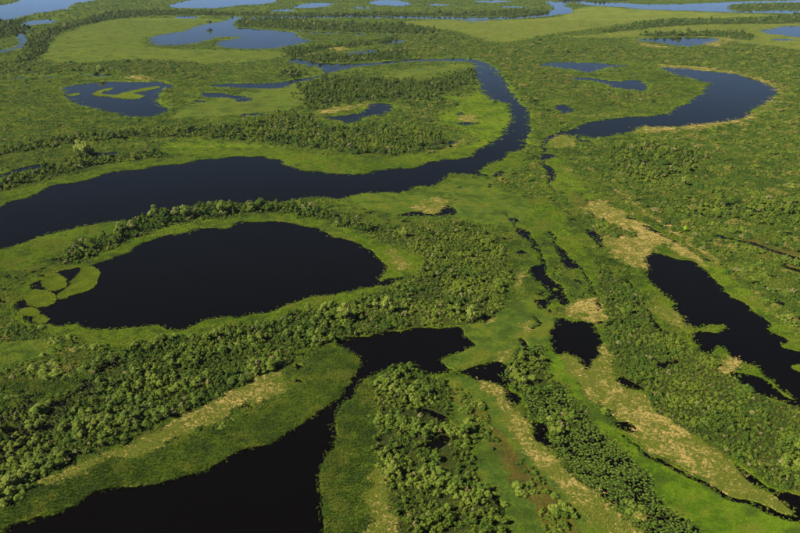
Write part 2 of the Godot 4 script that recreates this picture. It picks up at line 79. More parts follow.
const LAND := [
	[12, [0, 2939, 149, 3026, 371, 3004, 630, 3192, 813, 3680, 928, 3781, 1057, 3583, 1267, 3433, 1530, 3269, 1231, 3119, 1077, 3119, 872, 2939, 670, 2703, 504, 2533, 348, 2327, 255, 2274, 191, 2565, 69, 2777]],
	[1, [-1015, 2327, -1090, 2939, -962, 3119, -654, 3026, -686, 2632, -759, 2441, -672, 2151, -470, 2083, -281, 2040, -290, 1920, -453, 1797, -680, 1797, -841, 1883]],
	[12, [480, 2411, 622, 2501, 838, 2703, 1046, 2816, 1272, 2856, 1562, 2939, 1122, 2083, 989, 2198, 928, 2327, 850, 2441, 720, 2411, 593, 2382]],
	[1, [-41, 1603, 0, 1717, 67, 1780, 137, 1814, 155, 1748, 85, 1673, 40, 1577, 0, 1564]],
	[1, [-340, 1324, -260, 1457, -191, 1503, -160, 1306, -223.5, 1236.7, -309.8, 1196.8, -360.5, 1212.5]],
	[2, [227.5, 989, 326.8, 1040.4, 431.2, 1103.5, 521.9, 1166.6, 617.7, 1279.1, 700, 1403, 830, 1515, 965, 1515, 295, 395.3, 275, 436.6, 262.9, 451.5, 268.1, 491.9, 267.2, 531.3, 263.7, 560, 262.2, 598, 259.8, 650.9, 254.9, 721.7, 244, 788.8, 226, 846.8, 217.7, 912.9]],
	[2, [-24, 1920, 0, 2777, 101, 2703, 182, 2441, 247, 2198, 351, 2248, 480, 2411, 440, 2198, 586, 2128, 783, 2083, 979, 2174, 1023, 2040, 1019, 1883, 800, 1457, 736, 1480, 741, 1577, 726, 1688, 674, 1780, 595, 1814, 521, 1883, 383, 1902, 303, 1848, 261, 1717, 242, 1457, 227, 1306, 211.5, 1261.8, 214, 1393, 216, 1577, 220, 1780, 189, 1930, 98, 1949]],
	[2, [-931, 1848, -777, 1814, -616, 1883, -457, 1814, -378, 1659, -444, 1590, -588, 1659, -720, 1673, -834, 1645]],
	[2, [0, 1515, 134, 1503, 121, 1353, 78.9, 1220.5, 56.2, 1077.4, 26.3, 1000, -6.8, 1046.4, 0, 1261.8]],
	[2, [303, 1848, 227, 1306, 208.1, 1144.8, 231.2, 1110.2, 200, 1017, 169, 989, 152.2, 962.4, 118.2, 889.9, 116.1, 826.7, 140.8, 807.4, 167.5, 867.9, 188.5, 989, 245.7, 1110.2, 252.3, 1220.5, 252, 1353, 281, 1577]],
	[2, [-277, 480.9, -266.7, 488.7, -239.2, 473.3, -206.4, 458.6, -189.2, 447.4, -189, 428.8, -199.2, 406.7, -213.4, 384.3, -224.7, 371.7, -243, 363.7, -308.8, 488.7]],
	[20, [-520.1, 989, -501.6, 1005.6, -479.1, 1046.4, -449.9, 1077.4, -414.5, 1096.9, -361.3, 1110.2, -292.3, 1123.8, -237.9, 1144.8, -201.3, 1196.8, -160.6, 1245, -126.4, 1144.8, -93.9, 1110.2, -58.8, 1130.7, 0, 1123.8, 55.9, 1071.1, 73.4, 1017, 52, 989, 12.8, 972.9, -25.2, 957.2, -90.6, 983.6, -146, 1011.3, -204.3, 1040.4, -276.7, 1058.6, -345.9, 1058.6, -408.5, 1040.4, -451.1, 1011.3, -478.7, 983.6, -504.9, 957.2, -544.8, 937.1, -560.8, 967.6]],
	[21, [-183, 1515, -122, 1603, -20, 1577, 59, 1552, 125, 1645, 166, 1748, 163, 1645, 131, 1515, 92, 1435, 35, 1353, -9, 1353, -52, 1353, -101, 1306, -146.4, 1261.8, -172, 1383]],
	[22, [-454.8, 807.4, -446.2, 834.6, -439, 867.9, -417.4, 899, -406.6, 932.2, -416.1, 989, -394.5, 972.9, -362.5, 947.1, -333, 972.9, -302.5, 978.2, -300, 947.1, -334.3, 937.1, -362.8, 912.9, -380.6, 881, -399, 855.1, -420.3, 826.7, -433.2, 807.4, -443.7, 785.2]],
	[23, [-564, 2777, -579, 3026, -411, 3026, -251, 2897, 0, 2816, 67, 2703, 126, 2533, 62, 2501, -63, 2533, -226, 2599, -364, 2667, -472, 2721]],
	[24, [629, 2533, 791, 2777, 908, 2939, 1046, 3026, 1179, 2982, 1345, 3026, 1611, 3269, 1732, 3269, 1562, 2939, 1272, 2856, 1131, 2856, 1011, 2816, 838, 2703]],
	[25, [729, 2441, 818, 2533, 913, 2533, 1019, 2565, 1063, 2441, 1001, 2327, 970, 2397, 906, 2426, 815, 2426]],
	[26, [1466, 3615, 1592, 3816, 1764, 3888, 2089, 3963, 1894, 3583, 1643, 3615, 1533, 3565]],
	[27, [1013, 4137, 1260, 4292, 1608, 4383, 2013, 4576, 914, 4679, 750, 4383, 832, 4248]],
	[28, [-893, 1920, -990, 2128, -1098, 2382, -1106, 2471, -1154, 2740, -1177, 3026, -1205, 3377, -1074, 3492, -887, 3433, -701, 3349, -678, 3217, -852, 3295, -1031, 3217, -1084, 3026, -1098, 2816, -1083, 2565, -1015, 2327, -945, 2128, -894, 1978, -877, 1831, -912, 1848]],
	[29, [-655, 3243, -614, 3322, -524, 3269, -284, 3295, 0, 3349, 291, 3377, 515, 3492, 630, 3462, 593, 3322, 436, 3217, 238, 3217, 0, 3243, -398, 3233]],
	[30, [-1453, 2939, -1418, 2982, -1401, 3026, -1361, 2897, -1341, 2777, -1256, 2703, -1164, 2533, -1184, 2441, -1187, 2382, -1246, 2382, -1484, 2856]],
	[31, [-273, 1939, -290, 2105, -241, 2139, -165, 2198, -58, 2341, -19, 2486, -17, 2327, -83, 2211, -157, 2094, -230, 2040, -245, 1949]],
	[32, [-234, 1920, -204, 1978, -123, 1959, -51, 2019, 5, 2105, 5, 1920, -36, 1883, -116, 1848, -175, 1848]],
	[33, [-250, 1688, -235, 1717, -212, 1673, -210, 1603, -232, 1603]],
	[34, [-281.2, 593.6, -280.2, 645.8, -258.9, 661.4, -253.1, 700.6, -246.1, 724.9, -221.2, 742.4, -193.2, 752.3, -143.2, 757.3, -112.1, 754, -80, 737.6, -53.7, 718.7, -38.2, 700.6, -18.7, 683.3, 0, 686.2, 9.4, 689, 47.8, 700.6, 70.6, 689, 82, 664.1, 90.9, 625.9, 89.3, 580.6, 82.5, 540.6, 72.5, 508.4, 62.1, 491.9, 49.7, 479.4, 27.5, 477.8, 0, 473.3, -16.9, 467.3, -33.5, 462.9, -47.2, 465.8, -50.2, 501.7, -33.4, 522.3, -16.7, 536.9, 3.9, 556, 16.2, 580.6, 20.1, 602.5, 4.3, 625.9, -13.3, 643.2, -36.6, 666.8, -56.5, 689, -87.1, 711, -113, 723.3, -137.8, 724.9, -169.4, 711, -191.8, 703.6, -207.9, 691.9, -225.7, 672.2, -239, 656.1, -249.3, 633.2, -261.4, 607.1]],
	[35, [-180.8, 442, -164.3, 451.5, -146.8, 460, -125.4, 468.8, -103.3, 477.8, -81.1, 491.9, -61.3, 505.1, -40.5, 517, -26, 524.1, -27, 465.8, -36.6, 458.6, -46.4, 455.8, -53.9, 451.5, -64.7, 443.3, -69.5, 430.1, -79.8, 415.1, -90.1, 404.4, -102.1, 389.7, -114.1, 379, -123.6, 371.7, -130.3, 365.7, -135.8, 356, -138.3, 346.7, -147.4, 342.2, -158.3, 336, -165.4, 327.5, -173, 315.3, -175, 308.3, -180, 297.9, -186, 290.8, -200.3, 282.7, -219.6, 319.3, -203.6, 327.5, -190.7, 344.9, -187.8, 363.7, -187.5, 384.3, -185, 409.1]],
	[36, [-237.9, 354.1, -224.7, 371.7, -209.6, 382.2, -194.1, 386.4, -190.2, 406.7, -187.7, 425, -182.1, 442, -173.9, 436.6, -177.1, 412.7, -179.1, 393, -184.2, 375.9, -185.1, 359.8, -186.5, 341.3, -194.1, 329.2, -201.2, 322.5, -217.5, 315.3]],
	[37, [-15.1, 406.7, -6.2, 416.3, 6.2, 420, 15.3, 412.7, 24.3, 409.1, 32.8, 400.9, 35, 389.7, 29.7, 379, 25.1, 368.7, 28.4, 358.9, 38.3, 358.9, 42, 352.2, 40.7, 338.6, 36.9, 330.9, 38.9, 319.3, 41.2, 307.6, 44.8, 296.5, 46.9, 282.7, 46.6, 269.7, 40.6, 216.4, -1.9, 216.4, -3.1, 272.9, -5.6, 292.9, -7.3, 311.4, -9.1, 323.3, -11.3, 331.7, -13.2, 344.9, -12.1, 363.7, -13.8, 384.3]],
	[38, [153.3, 614, 166.5, 598, 172.9, 544.4, 180.7, 518.8, 180, 480.9, 190.1, 450.2, 199, 435.3, 206.1, 416.3, 205.9, 400.9, 214.4, 386.4, 225.7, 373.8, 247.5, 361.8, 212.3, 296.5, 191.5, 302.3, 181.9, 307.6, 172.3, 325.8, 158.9, 344.9, 143.5, 359.8, 139.8, 379, 143.9, 393, 137.8, 413.9, 136.4, 455.8, 147.1, 505.1, 149.5, 560]],
	[39, [297.1, 744, 332.6, 771.1, 366.9, 754, 456.1, 788.8, 406.3, 691.9, 355.1, 683.3, 327.2, 706.5, 295.7, 712.6]],
	[40, [275.6, 989, 323.4, 1028.6, 377.1, 989, 381.3, 947.1, 339.6, 881, 280.1, 838.7, 257.6, 881]],
	[4, [-413.4, 724.9, -406, 750.6, -406.4, 771.1, -393.1, 807.4, -388.2, 834.6, -370.5, 855.1, -348.6, 889.9, -315.9, 917.7, -252.4, 957.2, -291.7, 962.4, -312.1, 989, -298, 1034.4, -201.1, 1022.7, -143, 989, -88.8, 962.4, -25, 947.1, 38.6, 978.2, 101.1, 1028.6, 140.6, 1077.4, 149.5, 1103.5, 136.9, 1046.4, 112.2, 1005.6, 95.6, 967.6, 87.1, 942, 32.6, 912.9, -5.9, 885.4, -43.5, 859.4, -86.7, 867.9, -134.8, 899, -164.7, 937.1, -202.8, 942, -263.6, 903.6, -337.8, 859.4, -380, 815, -398.5, 754]],
	[4, [-498.2, 807.4, -431.4, 803.6, -393.8, 842.7, -357.8, 899, -332.7, 932.2, -297.1, 937.1, -333.9, 899, -377.7, 830.6, -408.7, 778.1, -456.2, 731.2]],
	[4, [-20, 1552, 72, 1403, 126, 1403, 150, 1515, 151, 1373, 179, 1315, 175.1, 1220.5, 153.5, 1123.8, 116.4, 1046.4, 98.4, 1077.4, 87.7, 1123.8, 59.5, 1144.8, 64.3, 1245, 94, 1334]],
	[4, [133.2, 962.4, 154.5, 978.2, 166.8, 1000, 154.8, 937.1, 128.8, 881, 102.6, 855.1, 90.9, 876.6, 93, 899, 111.8, 917.7]],
	[4, [-383, 598, -346.4, 625.9, -320.2, 666.8, -284.5, 694.8, -250.2, 706.5, -238.8, 700.6, -258, 672.2, -283.7, 643.2, -299.7, 598, -319.7, 570.1, -351.4, 540.6]],
	[4, [-253.2, 584.9, -242.1, 604.8, -232.2, 621.1, -222.4, 645.8, -208.9, 661.4, -185.6, 677.7, -161.1, 680.5, -152.3, 697.7, -119.4, 700.6, -77.6, 683.3, -56.8, 656.1, -37.9, 638.2, -24.2, 623.5, -16.7, 598, -9.8, 584.9, -12.7, 564, -15.6, 552.1, -3.9, 558, 9.7, 576.4, 20.1, 602.5, 4.3, 625.9, -17.7, 643.2, -51.4, 683.3, -86.9, 709.5, -112.8, 721.7, -137.3, 721.7, -169, 709.5, -191, 700.6, -207.1, 689, -224.9, 669.5, -238.2, 653.5, -251.1, 625.9, -261.4, 602.5, -264.7, 589.2]],
	[4, [-249.3, 480.9, -234.8, 479.4, -223.7, 480.9, -197.6, 471.8, -179.1, 477.8, -165.7, 479.4, -153.3, 471.8, -139.2, 484, -112.9, 491.9, -93, 500.1, -67, 524.1, -41.6, 535, -18.6, 550.1, -18.3, 538.7, -37.1, 522.3, -61.7, 508.4, -81.6, 495.2, -104.1, 482.4, -132.2, 468.8, -156.4, 458.6, -180.3, 450.2, -209.2, 457.2, -236.7, 467.3]],
	[8, [-262.9, 451.5, -239.7, 458.6, -223.5, 451.5, -229.1, 434, -246.1, 416.3, -259.6, 406.7, -279.1, 444.7]],
	[10, [-50.9, 447.4, -42.9, 454.3, -38.6, 448.8, -32.3, 442, -25.5, 434, -25, 423.8, -30.1, 405.6, -34.8, 386.4, -36.8, 383.2, -51.3, 362.8, -60.5, 349.4, -69.6, 339.5, -81.7, 334.3, -93.1, 322.5, -99.4, 317.7, -110.2, 311.4, -125.9, 306.8, -138.9, 305.3, -146.7, 300.1, -152, 292.9, -158.5, 286, -169.8, 280.7, -176, 277.4, -176.5, 271, -184.1, 251.9, -195.7, 257.7, -196.9, 276.1, -184.7, 288.1, -175.2, 297.9, -166.5, 311.4, -153.1, 321.7, -139.9, 327.5, -128.5, 331.7, -116.8, 336, -106.4, 346.7, -95, 356, -83.2, 365.7, -68.9, 382.2, -59, 395.3, -55.4, 416.3, -54.1, 434]],
	[10, [0, 423.8, -9.3, 418.8, -18.3, 411.5, -23.9, 400.9, -27.8, 386.4, -31.1, 383.2, -35.6, 367.7, -34.4, 344.9, -39.8, 323.3, -39.5, 309.9, -36.5, 288.1, -33.8, 274.2, -27.1, 216.4, -10.5, 216.4, -15.2, 276.1, -16, 296.5, -13.8, 315.3, -12.2, 327.5, -15.1, 354.1, -15, 384.3, -14.4, 404.4, -7.4, 415.1, 5, 421.3]],
	[11, [93.4, 440.6, 99.5, 435.3, 104.4, 400.9, 112.9, 373.8, 117.7, 349.4, 124.6, 336, 131.3, 324.2, 140.1, 313, 149, 303.8, 158.1, 296.5, 171.3, 284, 180.8, 280, 197.9, 269.7, 169.2, 216.4, 127.8, 216.4, 136.1, 257.7, 135.4, 279.3, 125.6, 290.8, 123.5, 305.3, 120.2, 320.9, 115.1, 339.5, 108.6, 356, 105.5, 379, 97.8, 397.5, 92.3, 416.3]],
	[4, [199.7, 580.6, 199.8, 598, 194.8, 540.6, 199, 513.6, 193.3, 505.1, 190.3, 525.9, 189.9, 550.1, 191.6, 580.6]],
	[4, [248.2, 593.6, 262.2, 598, 263.7, 560, 266.4, 529.5, 266.7, 488.7, 266.3, 458.6, 275, 436.6, 269.6, 426.3, 255.1, 442, 248.5, 451.5, 256.3, 457.2, 250.1, 470.3, 256.9, 479.4, 254, 495.2, 252.3, 515.3, 246.3, 525.9, 247.3, 548.2, 245.4, 568.1]],
	[4, [94.5, 691.9, 132.5, 754, 150.7, 771.1, 156.9, 721.7, 161.2, 650.9, 159.2, 602.5, 150.6, 522.3, 134.7, 451.5, 136.7, 473.3, 149.7, 540.6, 142.9, 584.9, 143.3, 650.9, 132.2, 664.1, 117.3, 602.5, 108.2, 598, 114.7, 650.9, 108.3, 689]],
	[4, [183.2, 937.1, 198.1, 937.1, 202.2, 867.9, 201.5, 788.8, 203.8, 754, 183.5, 731.2, 176.7, 771.1, 171.4, 826.7]],
	[8, [60.6, 807.4, 90.4, 846.8, 118.1, 799.9, 132.5, 754, 114.6, 700.6, 94.1, 689, 66.9, 700.6, 53.3, 712.6]],
	[8, [-16.1, 799.9, 0, 785.2, 32.5, 807.4, 62.7, 855.1, 79.1, 846.8, 59.1, 799.9, 46.8, 771.1, 25.5, 754, 0, 724.9, -40.6, 750.6, -57.2, 771.1]],
	[8, [42.6, 476.3, 51.8, 479.4, 63.5, 491.9, 79.2, 515.3, 96.5, 522.3, 101.3, 506.7, 106.9, 501.7, 105.2, 480.9, 97.3, 451.5, 85, 448.8, 70.7, 430.1, 56.7, 428.8, 40.2, 418.8, 29.9, 422.5, 26.5, 430.1, 42.8, 444.7, 48.6, 451.5, 44.6, 467.3]],
	[5, [274, 1780, 324, 1866, 320, 1748, 361, 1659, 339, 1590, 368, 1503, 401, 1424, 452, 1424, 502, 1515, 498, 1457, 443, 1353, 389, 1315, 349, 1363, 295, 1446, 271, 1577]],
	[8, [24.3, 409.1, 48, 403.2, 57.7, 384.3, 60.7, 363.7, 70.1, 336, 78.3, 311.4, 88, 289.5, 94, 272.9, 90.2, 216.4, 41.4, 216.4, 47.8, 282.7, 43.3, 303.8, 38.9, 319.3, 42.4, 344.9, 42.2, 354.1, 30.4, 363.7, 28.5, 379, 35, 389.7]],
	[5, [32.6, 397.5, 39.9, 393, 46.3, 373.8, 53.9, 352.2, 61.3, 329.2, 68.6, 311.4, 75.5, 296.5, 79.8, 272.9, 75.8, 235.8, 63.9, 235.8, 66.8, 274.2, 61, 294.4, 51.9, 315.3, 46.1, 340.4, 38.8, 365.7, 31.7, 384.3]],
	[5, [184.1, 807.4, 203.8, 754, 224.3, 683.3, 235.8, 645.8, 215, 650.9, 184.9, 656.1, 179.5, 691.9, 178.3, 754]],
	[5, [315.3, 650.9, 333.4, 625.9, 358, 598, 343.6, 570.1, 320.6, 589.2, 307.8, 607.1, 298.7, 625.9]],
	[7, [63.4, 416.3, 73.5, 436.6, 86.5, 450.2, 94.8, 448.8, 93.3, 428.8, 92.4, 406.7, 98.4, 391.9, 104.4, 373.8, 109.2, 354.1, 115.2, 336, 120.8, 319.3, 124, 303.8, 125.6, 289.5, 132, 282.7, 135.9, 271, 124.1, 216.4, 105.3, 216.4, 103.4, 281.3, 95.3, 296.5, 89.1, 311.4, 82.4, 327.5, 78.7, 340.4, 78.4, 354.1, 77, 368.7, 70.4, 384.3, 65.6, 400.9]],
	[41, [74.4, 428.8, 86.5, 438, 91.5, 418.8, 90.1, 397.5, 81.1, 386.4, 71.7, 393, 67.9, 409.1]],
	[42, [82.1, 365.7, 91.4, 373.8, 96.1, 363.7, 91.5, 352.2, 83, 346.7, 78.9, 354.1]],
	[2, [106.1, 292.9, 111.6, 290.8, 111.9, 284, 106.9, 280.7, 104.1, 285.3]],
	[6, [48.4, 407.9, 54, 403.2, 61, 397.5, 62, 386.4, 64.3, 373.8, 70.2, 371.7, 71, 358.9, 70.4, 344.9, 75.8, 336, 81.6, 323.3, 88.8, 309.9, 96.1, 295.8, 103.3, 282.7, 108.5, 272.2, 112.8, 216.4, 97.8, 216.4, 91.6, 266.6, 85.7, 279.3, 79.5, 292.9, 75.5, 306.8, 70.7, 315.3, 66.8, 331.7, 63.6, 344.9, 59.7, 356, 57.5, 368.7, 55.7, 382.2, 51.6, 391.9]],
	[6, [101, 436.6, 110.5, 430.1, 116.9, 416.3, 129.2, 442, 135.1, 455.8, 132.6, 425, 131, 399.8, 140, 389.7, 143.8, 379, 147.1, 367.7, 154.9, 348.5, 162.9, 334.3, 167.8, 320.9, 171.6, 306.1, 176.9, 296.5, 180.1, 288.1, 174.2, 287.4, 164.5, 295.1, 155.6, 302.3, 146.9, 311.4, 136.6, 325, 127.9, 338.6, 123.1, 349.4, 117.2, 368.7, 110.1, 386.4, 103.8, 406.7]],
	[13, [207.9, 771.1, 214.4, 747.3, 229.3, 700.6, 237.8, 666.8, 248.4, 630.8, 253, 607.1, 253.2, 589.2, 246.5, 595.8, 237.7, 611.7, 228.7, 623.5, 212.6, 618.7, 205.6, 598, 196, 584.9, 185.5, 591.4, 181.3, 607.1, 179, 628.3, 180.3, 648.4, 195.3, 661.4, 214.4, 661.4, 205.6, 683.3, 192.5, 706.5, 183.5, 731.2, 195.2, 760.7]],
	[4, [227.9, 643.2, 236, 638.2, 237.4, 621.1, 229, 616.4, 223.4, 625.9]],
	[13, [15.1, 744, 28.1, 771.1, 47.3, 781.6, 47.1, 757.3, 39.8, 734.3, 19.9, 732.7]],
	[4, [36.9, 759, 35.7, 754.7, 33.1, 752, 29.9, 752, 27.5, 754.7, 26.7, 759, 27.8, 763.4, 30.4, 766.2, 33.6, 766.2, 36.1, 763.4]],
	[13, [-12.1, 623.5, -1.7, 616.4, 6.7, 598, 8.2, 584.9, 0, 582.7, -8.4, 600.3]],
	[6, [-175.3, 309.1, -168.4, 316.1, -161.6, 324.2, -156.1, 330, -145.3, 336, -137.7, 344.9, -130.6, 357, -124.5, 364.7, -113.1, 374.8, -101.9, 388.6, -89.9, 403.2, -82.5, 412.7, -73.8, 416.3, -74.9, 406.7, -80.4, 396.4, -85.8, 386.4, -93.8, 368.7, -101.1, 358.9, -108.1, 354.1, -117, 346.7, -125.1, 337.7, -133.6, 331.7, -145, 327.5, -155.3, 320.9, -162.2, 313, -169.1, 306.1]],
	[6, [-80.6, 400.9, -65.9, 403.2, -67.4, 391.9, -79.3, 382.2, -85.8, 380]],
	[6, [-13.9, 316.1, -10, 318.5, -7.3, 309.9, -7.1, 300.1, -4.6, 289.5, -1.8, 274.2, 0, 216.4, -11.3, 216.4, -15.3, 279.3, -16.8, 292.9, -15.4, 303.8]],
	[13, [117.5, 508.4, 131.7, 513.6, 147.8, 525.9, 142.5, 488.7, 132.6, 485.6, 120, 491.9]],
	[4, [134.5, 496.8, 132.5, 493.5, 128.9, 491.6, 125, 491.6, 122.2, 493.5, 121.7, 496.8, 123.6, 500.1, 127.2, 502.1, 131.2, 502.1, 134, 500.1]],
	[13, [94.1, 574.3, 99.2, 576.4, 96.9, 550.1, 91.4, 538.7, 90.2, 552.1]],
	[6, [57.4, 487.1, 65.1, 493.5, 66.7, 488.7, 59.7, 482.4]],
	[6, [62.2, 438, 70.1, 444.7, 72, 439.3, 64.9, 428.8, 61.4, 431.4]],
	[6, [85.2, 480.9, 91.9, 488.7, 90.9, 473.3, 85, 461.5, 82.5, 467.3]],
	[13, [198.5, 428.8, 209.2, 435.3, 215.5, 428.8, 209.7, 417.6, 199.9, 416.3]],
	[6, [181.8, 510.1, 193.3, 511.8, 199, 491.9, 196.1, 479.4, 187.5, 482.4, 183, 495.2]],
	[13, [586, 1750, 651, 1718, 708, 1645, 718, 1527, 704, 1435, 676, 1385, 607.1, 1292.3, 562.8, 1230.1, 513.2, 1184.3, 455.6, 1151.7, 395.6, 1127.5, 348.8, 1117.6, 341.1, 1089.7, 387.1, 1100, 446.2, 1124.1, 503.3, 1156.6, 553.6, 1203.1, 598.8, 1266.1, 668, 1360, 719, 1457, 737, 1564, 727, 1688, 668, 1764, 600, 1795]],
	[13, [235.1, 799.2, 243.1, 718, 255.3, 640.2, 260.5, 595.4, 264, 600.7, 259, 646.3, 247.1, 725.5, 239.4, 808]],
	[13, [864, 2248, 964, 2382, 985, 2382, 870, 2174, 843, 2174]],
	[13, [660, 2300, 674, 2248, 700, 2198, 728, 2139, 692, 2128, 656, 2186]],
	[13, [-570, 1617, -538, 1631, -497, 1584, -495, 1558, -531, 1577]],
	[13, [-194, 2128, -148, 2146, -139, 2094, -176, 2061]],
	[13, [-138.9, 1236.7, -99.5, 1287.9, -64, 1315, -56.7, 1296.8, -89.2, 1257.6, -119, 1228.5]],
	[13, [116.6, 1193, 112.5, 1175.1, 105.1, 1164.4, 97.2, 1164.4, 91.6, 1175.1, 90.3, 1193, 94.2, 1211.3, 101.7, 1222.9, 110, 1222.9, 115.7, 1211.3]],
	[13, [52, 989, 73.9, 1025.6, 90.6, 1049.4, 88, 1034.4, 68.6, 1005.6]],
	[6, [216.8, 1071.1, 237.7, 1071.1, 241.1, 1034.4, 223.3, 1000, 203.9, 994.5, 201.1, 1022.7]],
	[6, [189.3, 893.6, 194.6, 884.6, 197.7, 895.3, 192.3, 904.5]],
	[6, [162.3, 740.9, 169, 734.4, 170.8, 740.7, 164, 747.2]],
	[6, [265.9, 505.1, 264.7, 503.1, 263.2, 501.9, 262, 501.9, 261.6, 503.1, 262.1, 505.1, 263.3, 507, 264.8, 508.3, 266, 508.3, 266.4, 507]],
	[6, [265, 524.1, 263.7, 522, 262, 520.7, 260.5, 520.7, 259.9, 522, 260.3, 524.1, 261.6, 526.2, 263.4, 527.5, 264.8, 527.5, 265.5, 526.2]],
	[6, [270, 476.3, 278.3, 479.4, 270.3, 458.6, 266.3, 461.5]],
	[6, [186.7, 321.7, 185.6, 320.5, 183.8, 319.8, 182, 319.8, 180.8, 320.5, 180.7, 321.7, 181.8, 322.9, 183.6, 323.7, 185.5, 323.7, 186.7, 322.9]],
	[6, [250.3, 1210.1, 296.4, 1206.2, 355.4, 1222.1, 358.7, 1235, 299.3, 1218.9, 252.8, 1222.9]],
	[6, [257, 1317, 277, 1331, 294, 1308, 298, 1322, 280, 1346, 260, 1332]],
	[43, [-283.1, 598, -279.3, 643.2, -259.8, 650.9, -254.2, 689, -244.2, 718.7, -219.5, 735.9, -191.4, 744, -142.1, 750.6, -111.4, 749, -79.6, 734.3, -53.3, 712.6, -32.9, 689, -27.4, 666.8, -51.8, 689, -87.6, 715.6, -113.4, 726.4, -138.3, 728, -170.6, 717.1, -193.2, 709.5, -209.4, 697.7, -227.3, 677.7, -240.7, 661.4, -252.8, 635.7, -266.5, 609.4]],
]

const MATS := [
	["round green floating mat in the black oval lake, nearest its inlet bank", [-259.7, 554, -257.8, 545.8, -259, 539.9, -263.1, 537.8, -269, 539.9, -275.1, 545.8, -280, 554, -282.2, 562.5, -281.1, 568.8, -276.9, 571.2, -270.8, 568.8, -264.5, 562.5]],
	["broad oval floating mat in the black oval lake, the largest round one", [-255.2, 525, -253.7, 517, -256, 511.3, -261.5, 509.3, -268.8, 511.3, -276, 517, -281.3, 525, -283.2, 533.2, -281.1, 539.3, -275.4, 541.5, -267.7, 539.3, -260.3, 533.2]],
	["long curved floating mat jutting furthest into the black oval lake", [-259.7, 587, -252.3, 589.2, -243.9, 580.6, -239, 568.1, -235.6, 552.1, -237.6, 538.7, -245.8, 528.6, -251.9, 521.4, -256.7, 527.7, -256.7, 538.7, -256.6, 548.2, -258.9, 558, -258.1, 570.1]],
	["thin floating mat lying across the black oval lake's end", [-258.2, 501.7, -257.7, 497.3, -260.3, 494.5, -264.9, 494.5, -269.8, 497.3, -273.3, 501.7, -273.9, 506.2, -271.4, 509.1, -266.7, 509.1, -261.6, 506.2]],
	["small oval floating mat off the black oval lake's grassy rim", [-247, 489.5, -246.5, 485.5, -248.4, 483.1, -252, 483.1, -256.1, 485.5, -259, 489.5, -259.6, 493.6, -257.7, 496.1, -254, 496.1, -249.9, 493.6]],
	["curled floating spit in the dark blue lake", [-562, 1424, -560, 1463, -547, 1480, -539, 1463, -548, 1440, -542, 1414, -524, 1403, -510, 1403, -506, 1424, -493, 1457, -474, 1488, -460, 1503, -454, 1484, -471, 1446, -484, 1419, -461, 1403, -453, 1383, -461, 1358, -489, 1363, -522, 1383, -544, 1393]],
	["short floating tongue at the dark blue lake's reedy end", [-600, 1403, -593, 1418, -583, 1421, -578, 1403, -586, 1388]],
	["bright floating scrap beside the thin spit in the long black lake", [198.1, 471, 196.1, 467.7, 193.4, 465.7, 190.9, 465.7, 189.6, 467.7, 189.9, 471, 191.8, 474.4, 194.6, 476.5, 197.1, 476.5, 198.4, 474.4]],
	["bright floating clumps at the tip of the thin spit in the black lake", [208.4, 477.1, 215.7, 480.1, 223.7, 480.9, 222.6, 476.3, 216.4, 471, 209.3, 470.3]],
	["small bright floating islet at the far rim of the long black lake", [243.4, 422.5, 250.2, 425, 255.9, 421.3, 252.3, 413.9, 244.5, 416.9]],
	["lone floating scrap in the black branching pool", [121, 540.6, 120.1, 538.5, 118.6, 537.6, 117.5, 538.5, 117.3, 540.6, 118.3, 542.7, 119.7, 543.6, 120.9, 542.7]],
]

# x, F, height, tone, label
const LONE := [
	[-620.7, 1637.5, 20.8, 0, "tall dark lone tree standing in shallow pools on the far meadow"],
	[-655.2, 2777.4, 24.1, 0, "dark lone tree reflected in the large far lake"],
	[-426.1, 1424.2, 9.9, 1, "pale round tree on the tip beside the curled spit lake"],
	[159.2, 1830.6, 14.5, 0, "dark round tree at the river bend's first corner"],
	[312.8, 822.7, 9.8, 1, "flat topped tree with a pale bare trunk in shrub country"],
	[-1289.2, 3071.8, 17.3, 0, "dark lone tree on the bank of the far pale lake"],
	[-403.9, 957.2, 19.9, 1, "tall pale feathery tree rising from the row beyond the river"],
	[-392.5, 947.1, 18.2, 1, "pale feathery tree leaning beside the tallest of its row"],
	[-234.9, 703.6, 13.8, 0, "tall dark green tree on the strip between river and black lake"],
	[-206.7, 709.5, 13.2, 0, "bushy dark tree on the strip between river and black lake"],
	[-218.1, 712.6, 10.1, 2, "greyish bare topped tree on the strip between two waters"],
	[-246, 669.5, 10.3, 2, "bare grey snag among bushes on the strip between two waters"],
	[-254.3, 661.4, 11.3, 0, "dark bush tree beside the bare grey snag"],
	[-174.5, 721.7, 12.8, 0, "deep green round tree on the narrow neck above the black lake"],
	[422.9, 2019, 12.2, 0, "dark bushy tree rising from the far shrub belt"],
	[262.6, 672.2, 5.2, 3, "bright lime green bush in dark shrub country"],
	[3.6, 656.1, 9.6, 1, "pale rounded tree casting a black shadow in the middle thicket"],
	[-38.4, 485.6, 12.5, 1, "large pale tree at the thicket's tip near the black river mouth"],
	[-8.5, 496.8, 12.7, 1, "pale broad tree in the thicket above the black river mouth"],
	[50.3, 485.6, 11.8, 1, "pale round tree at the thicket corner by the smooth sward"],
]

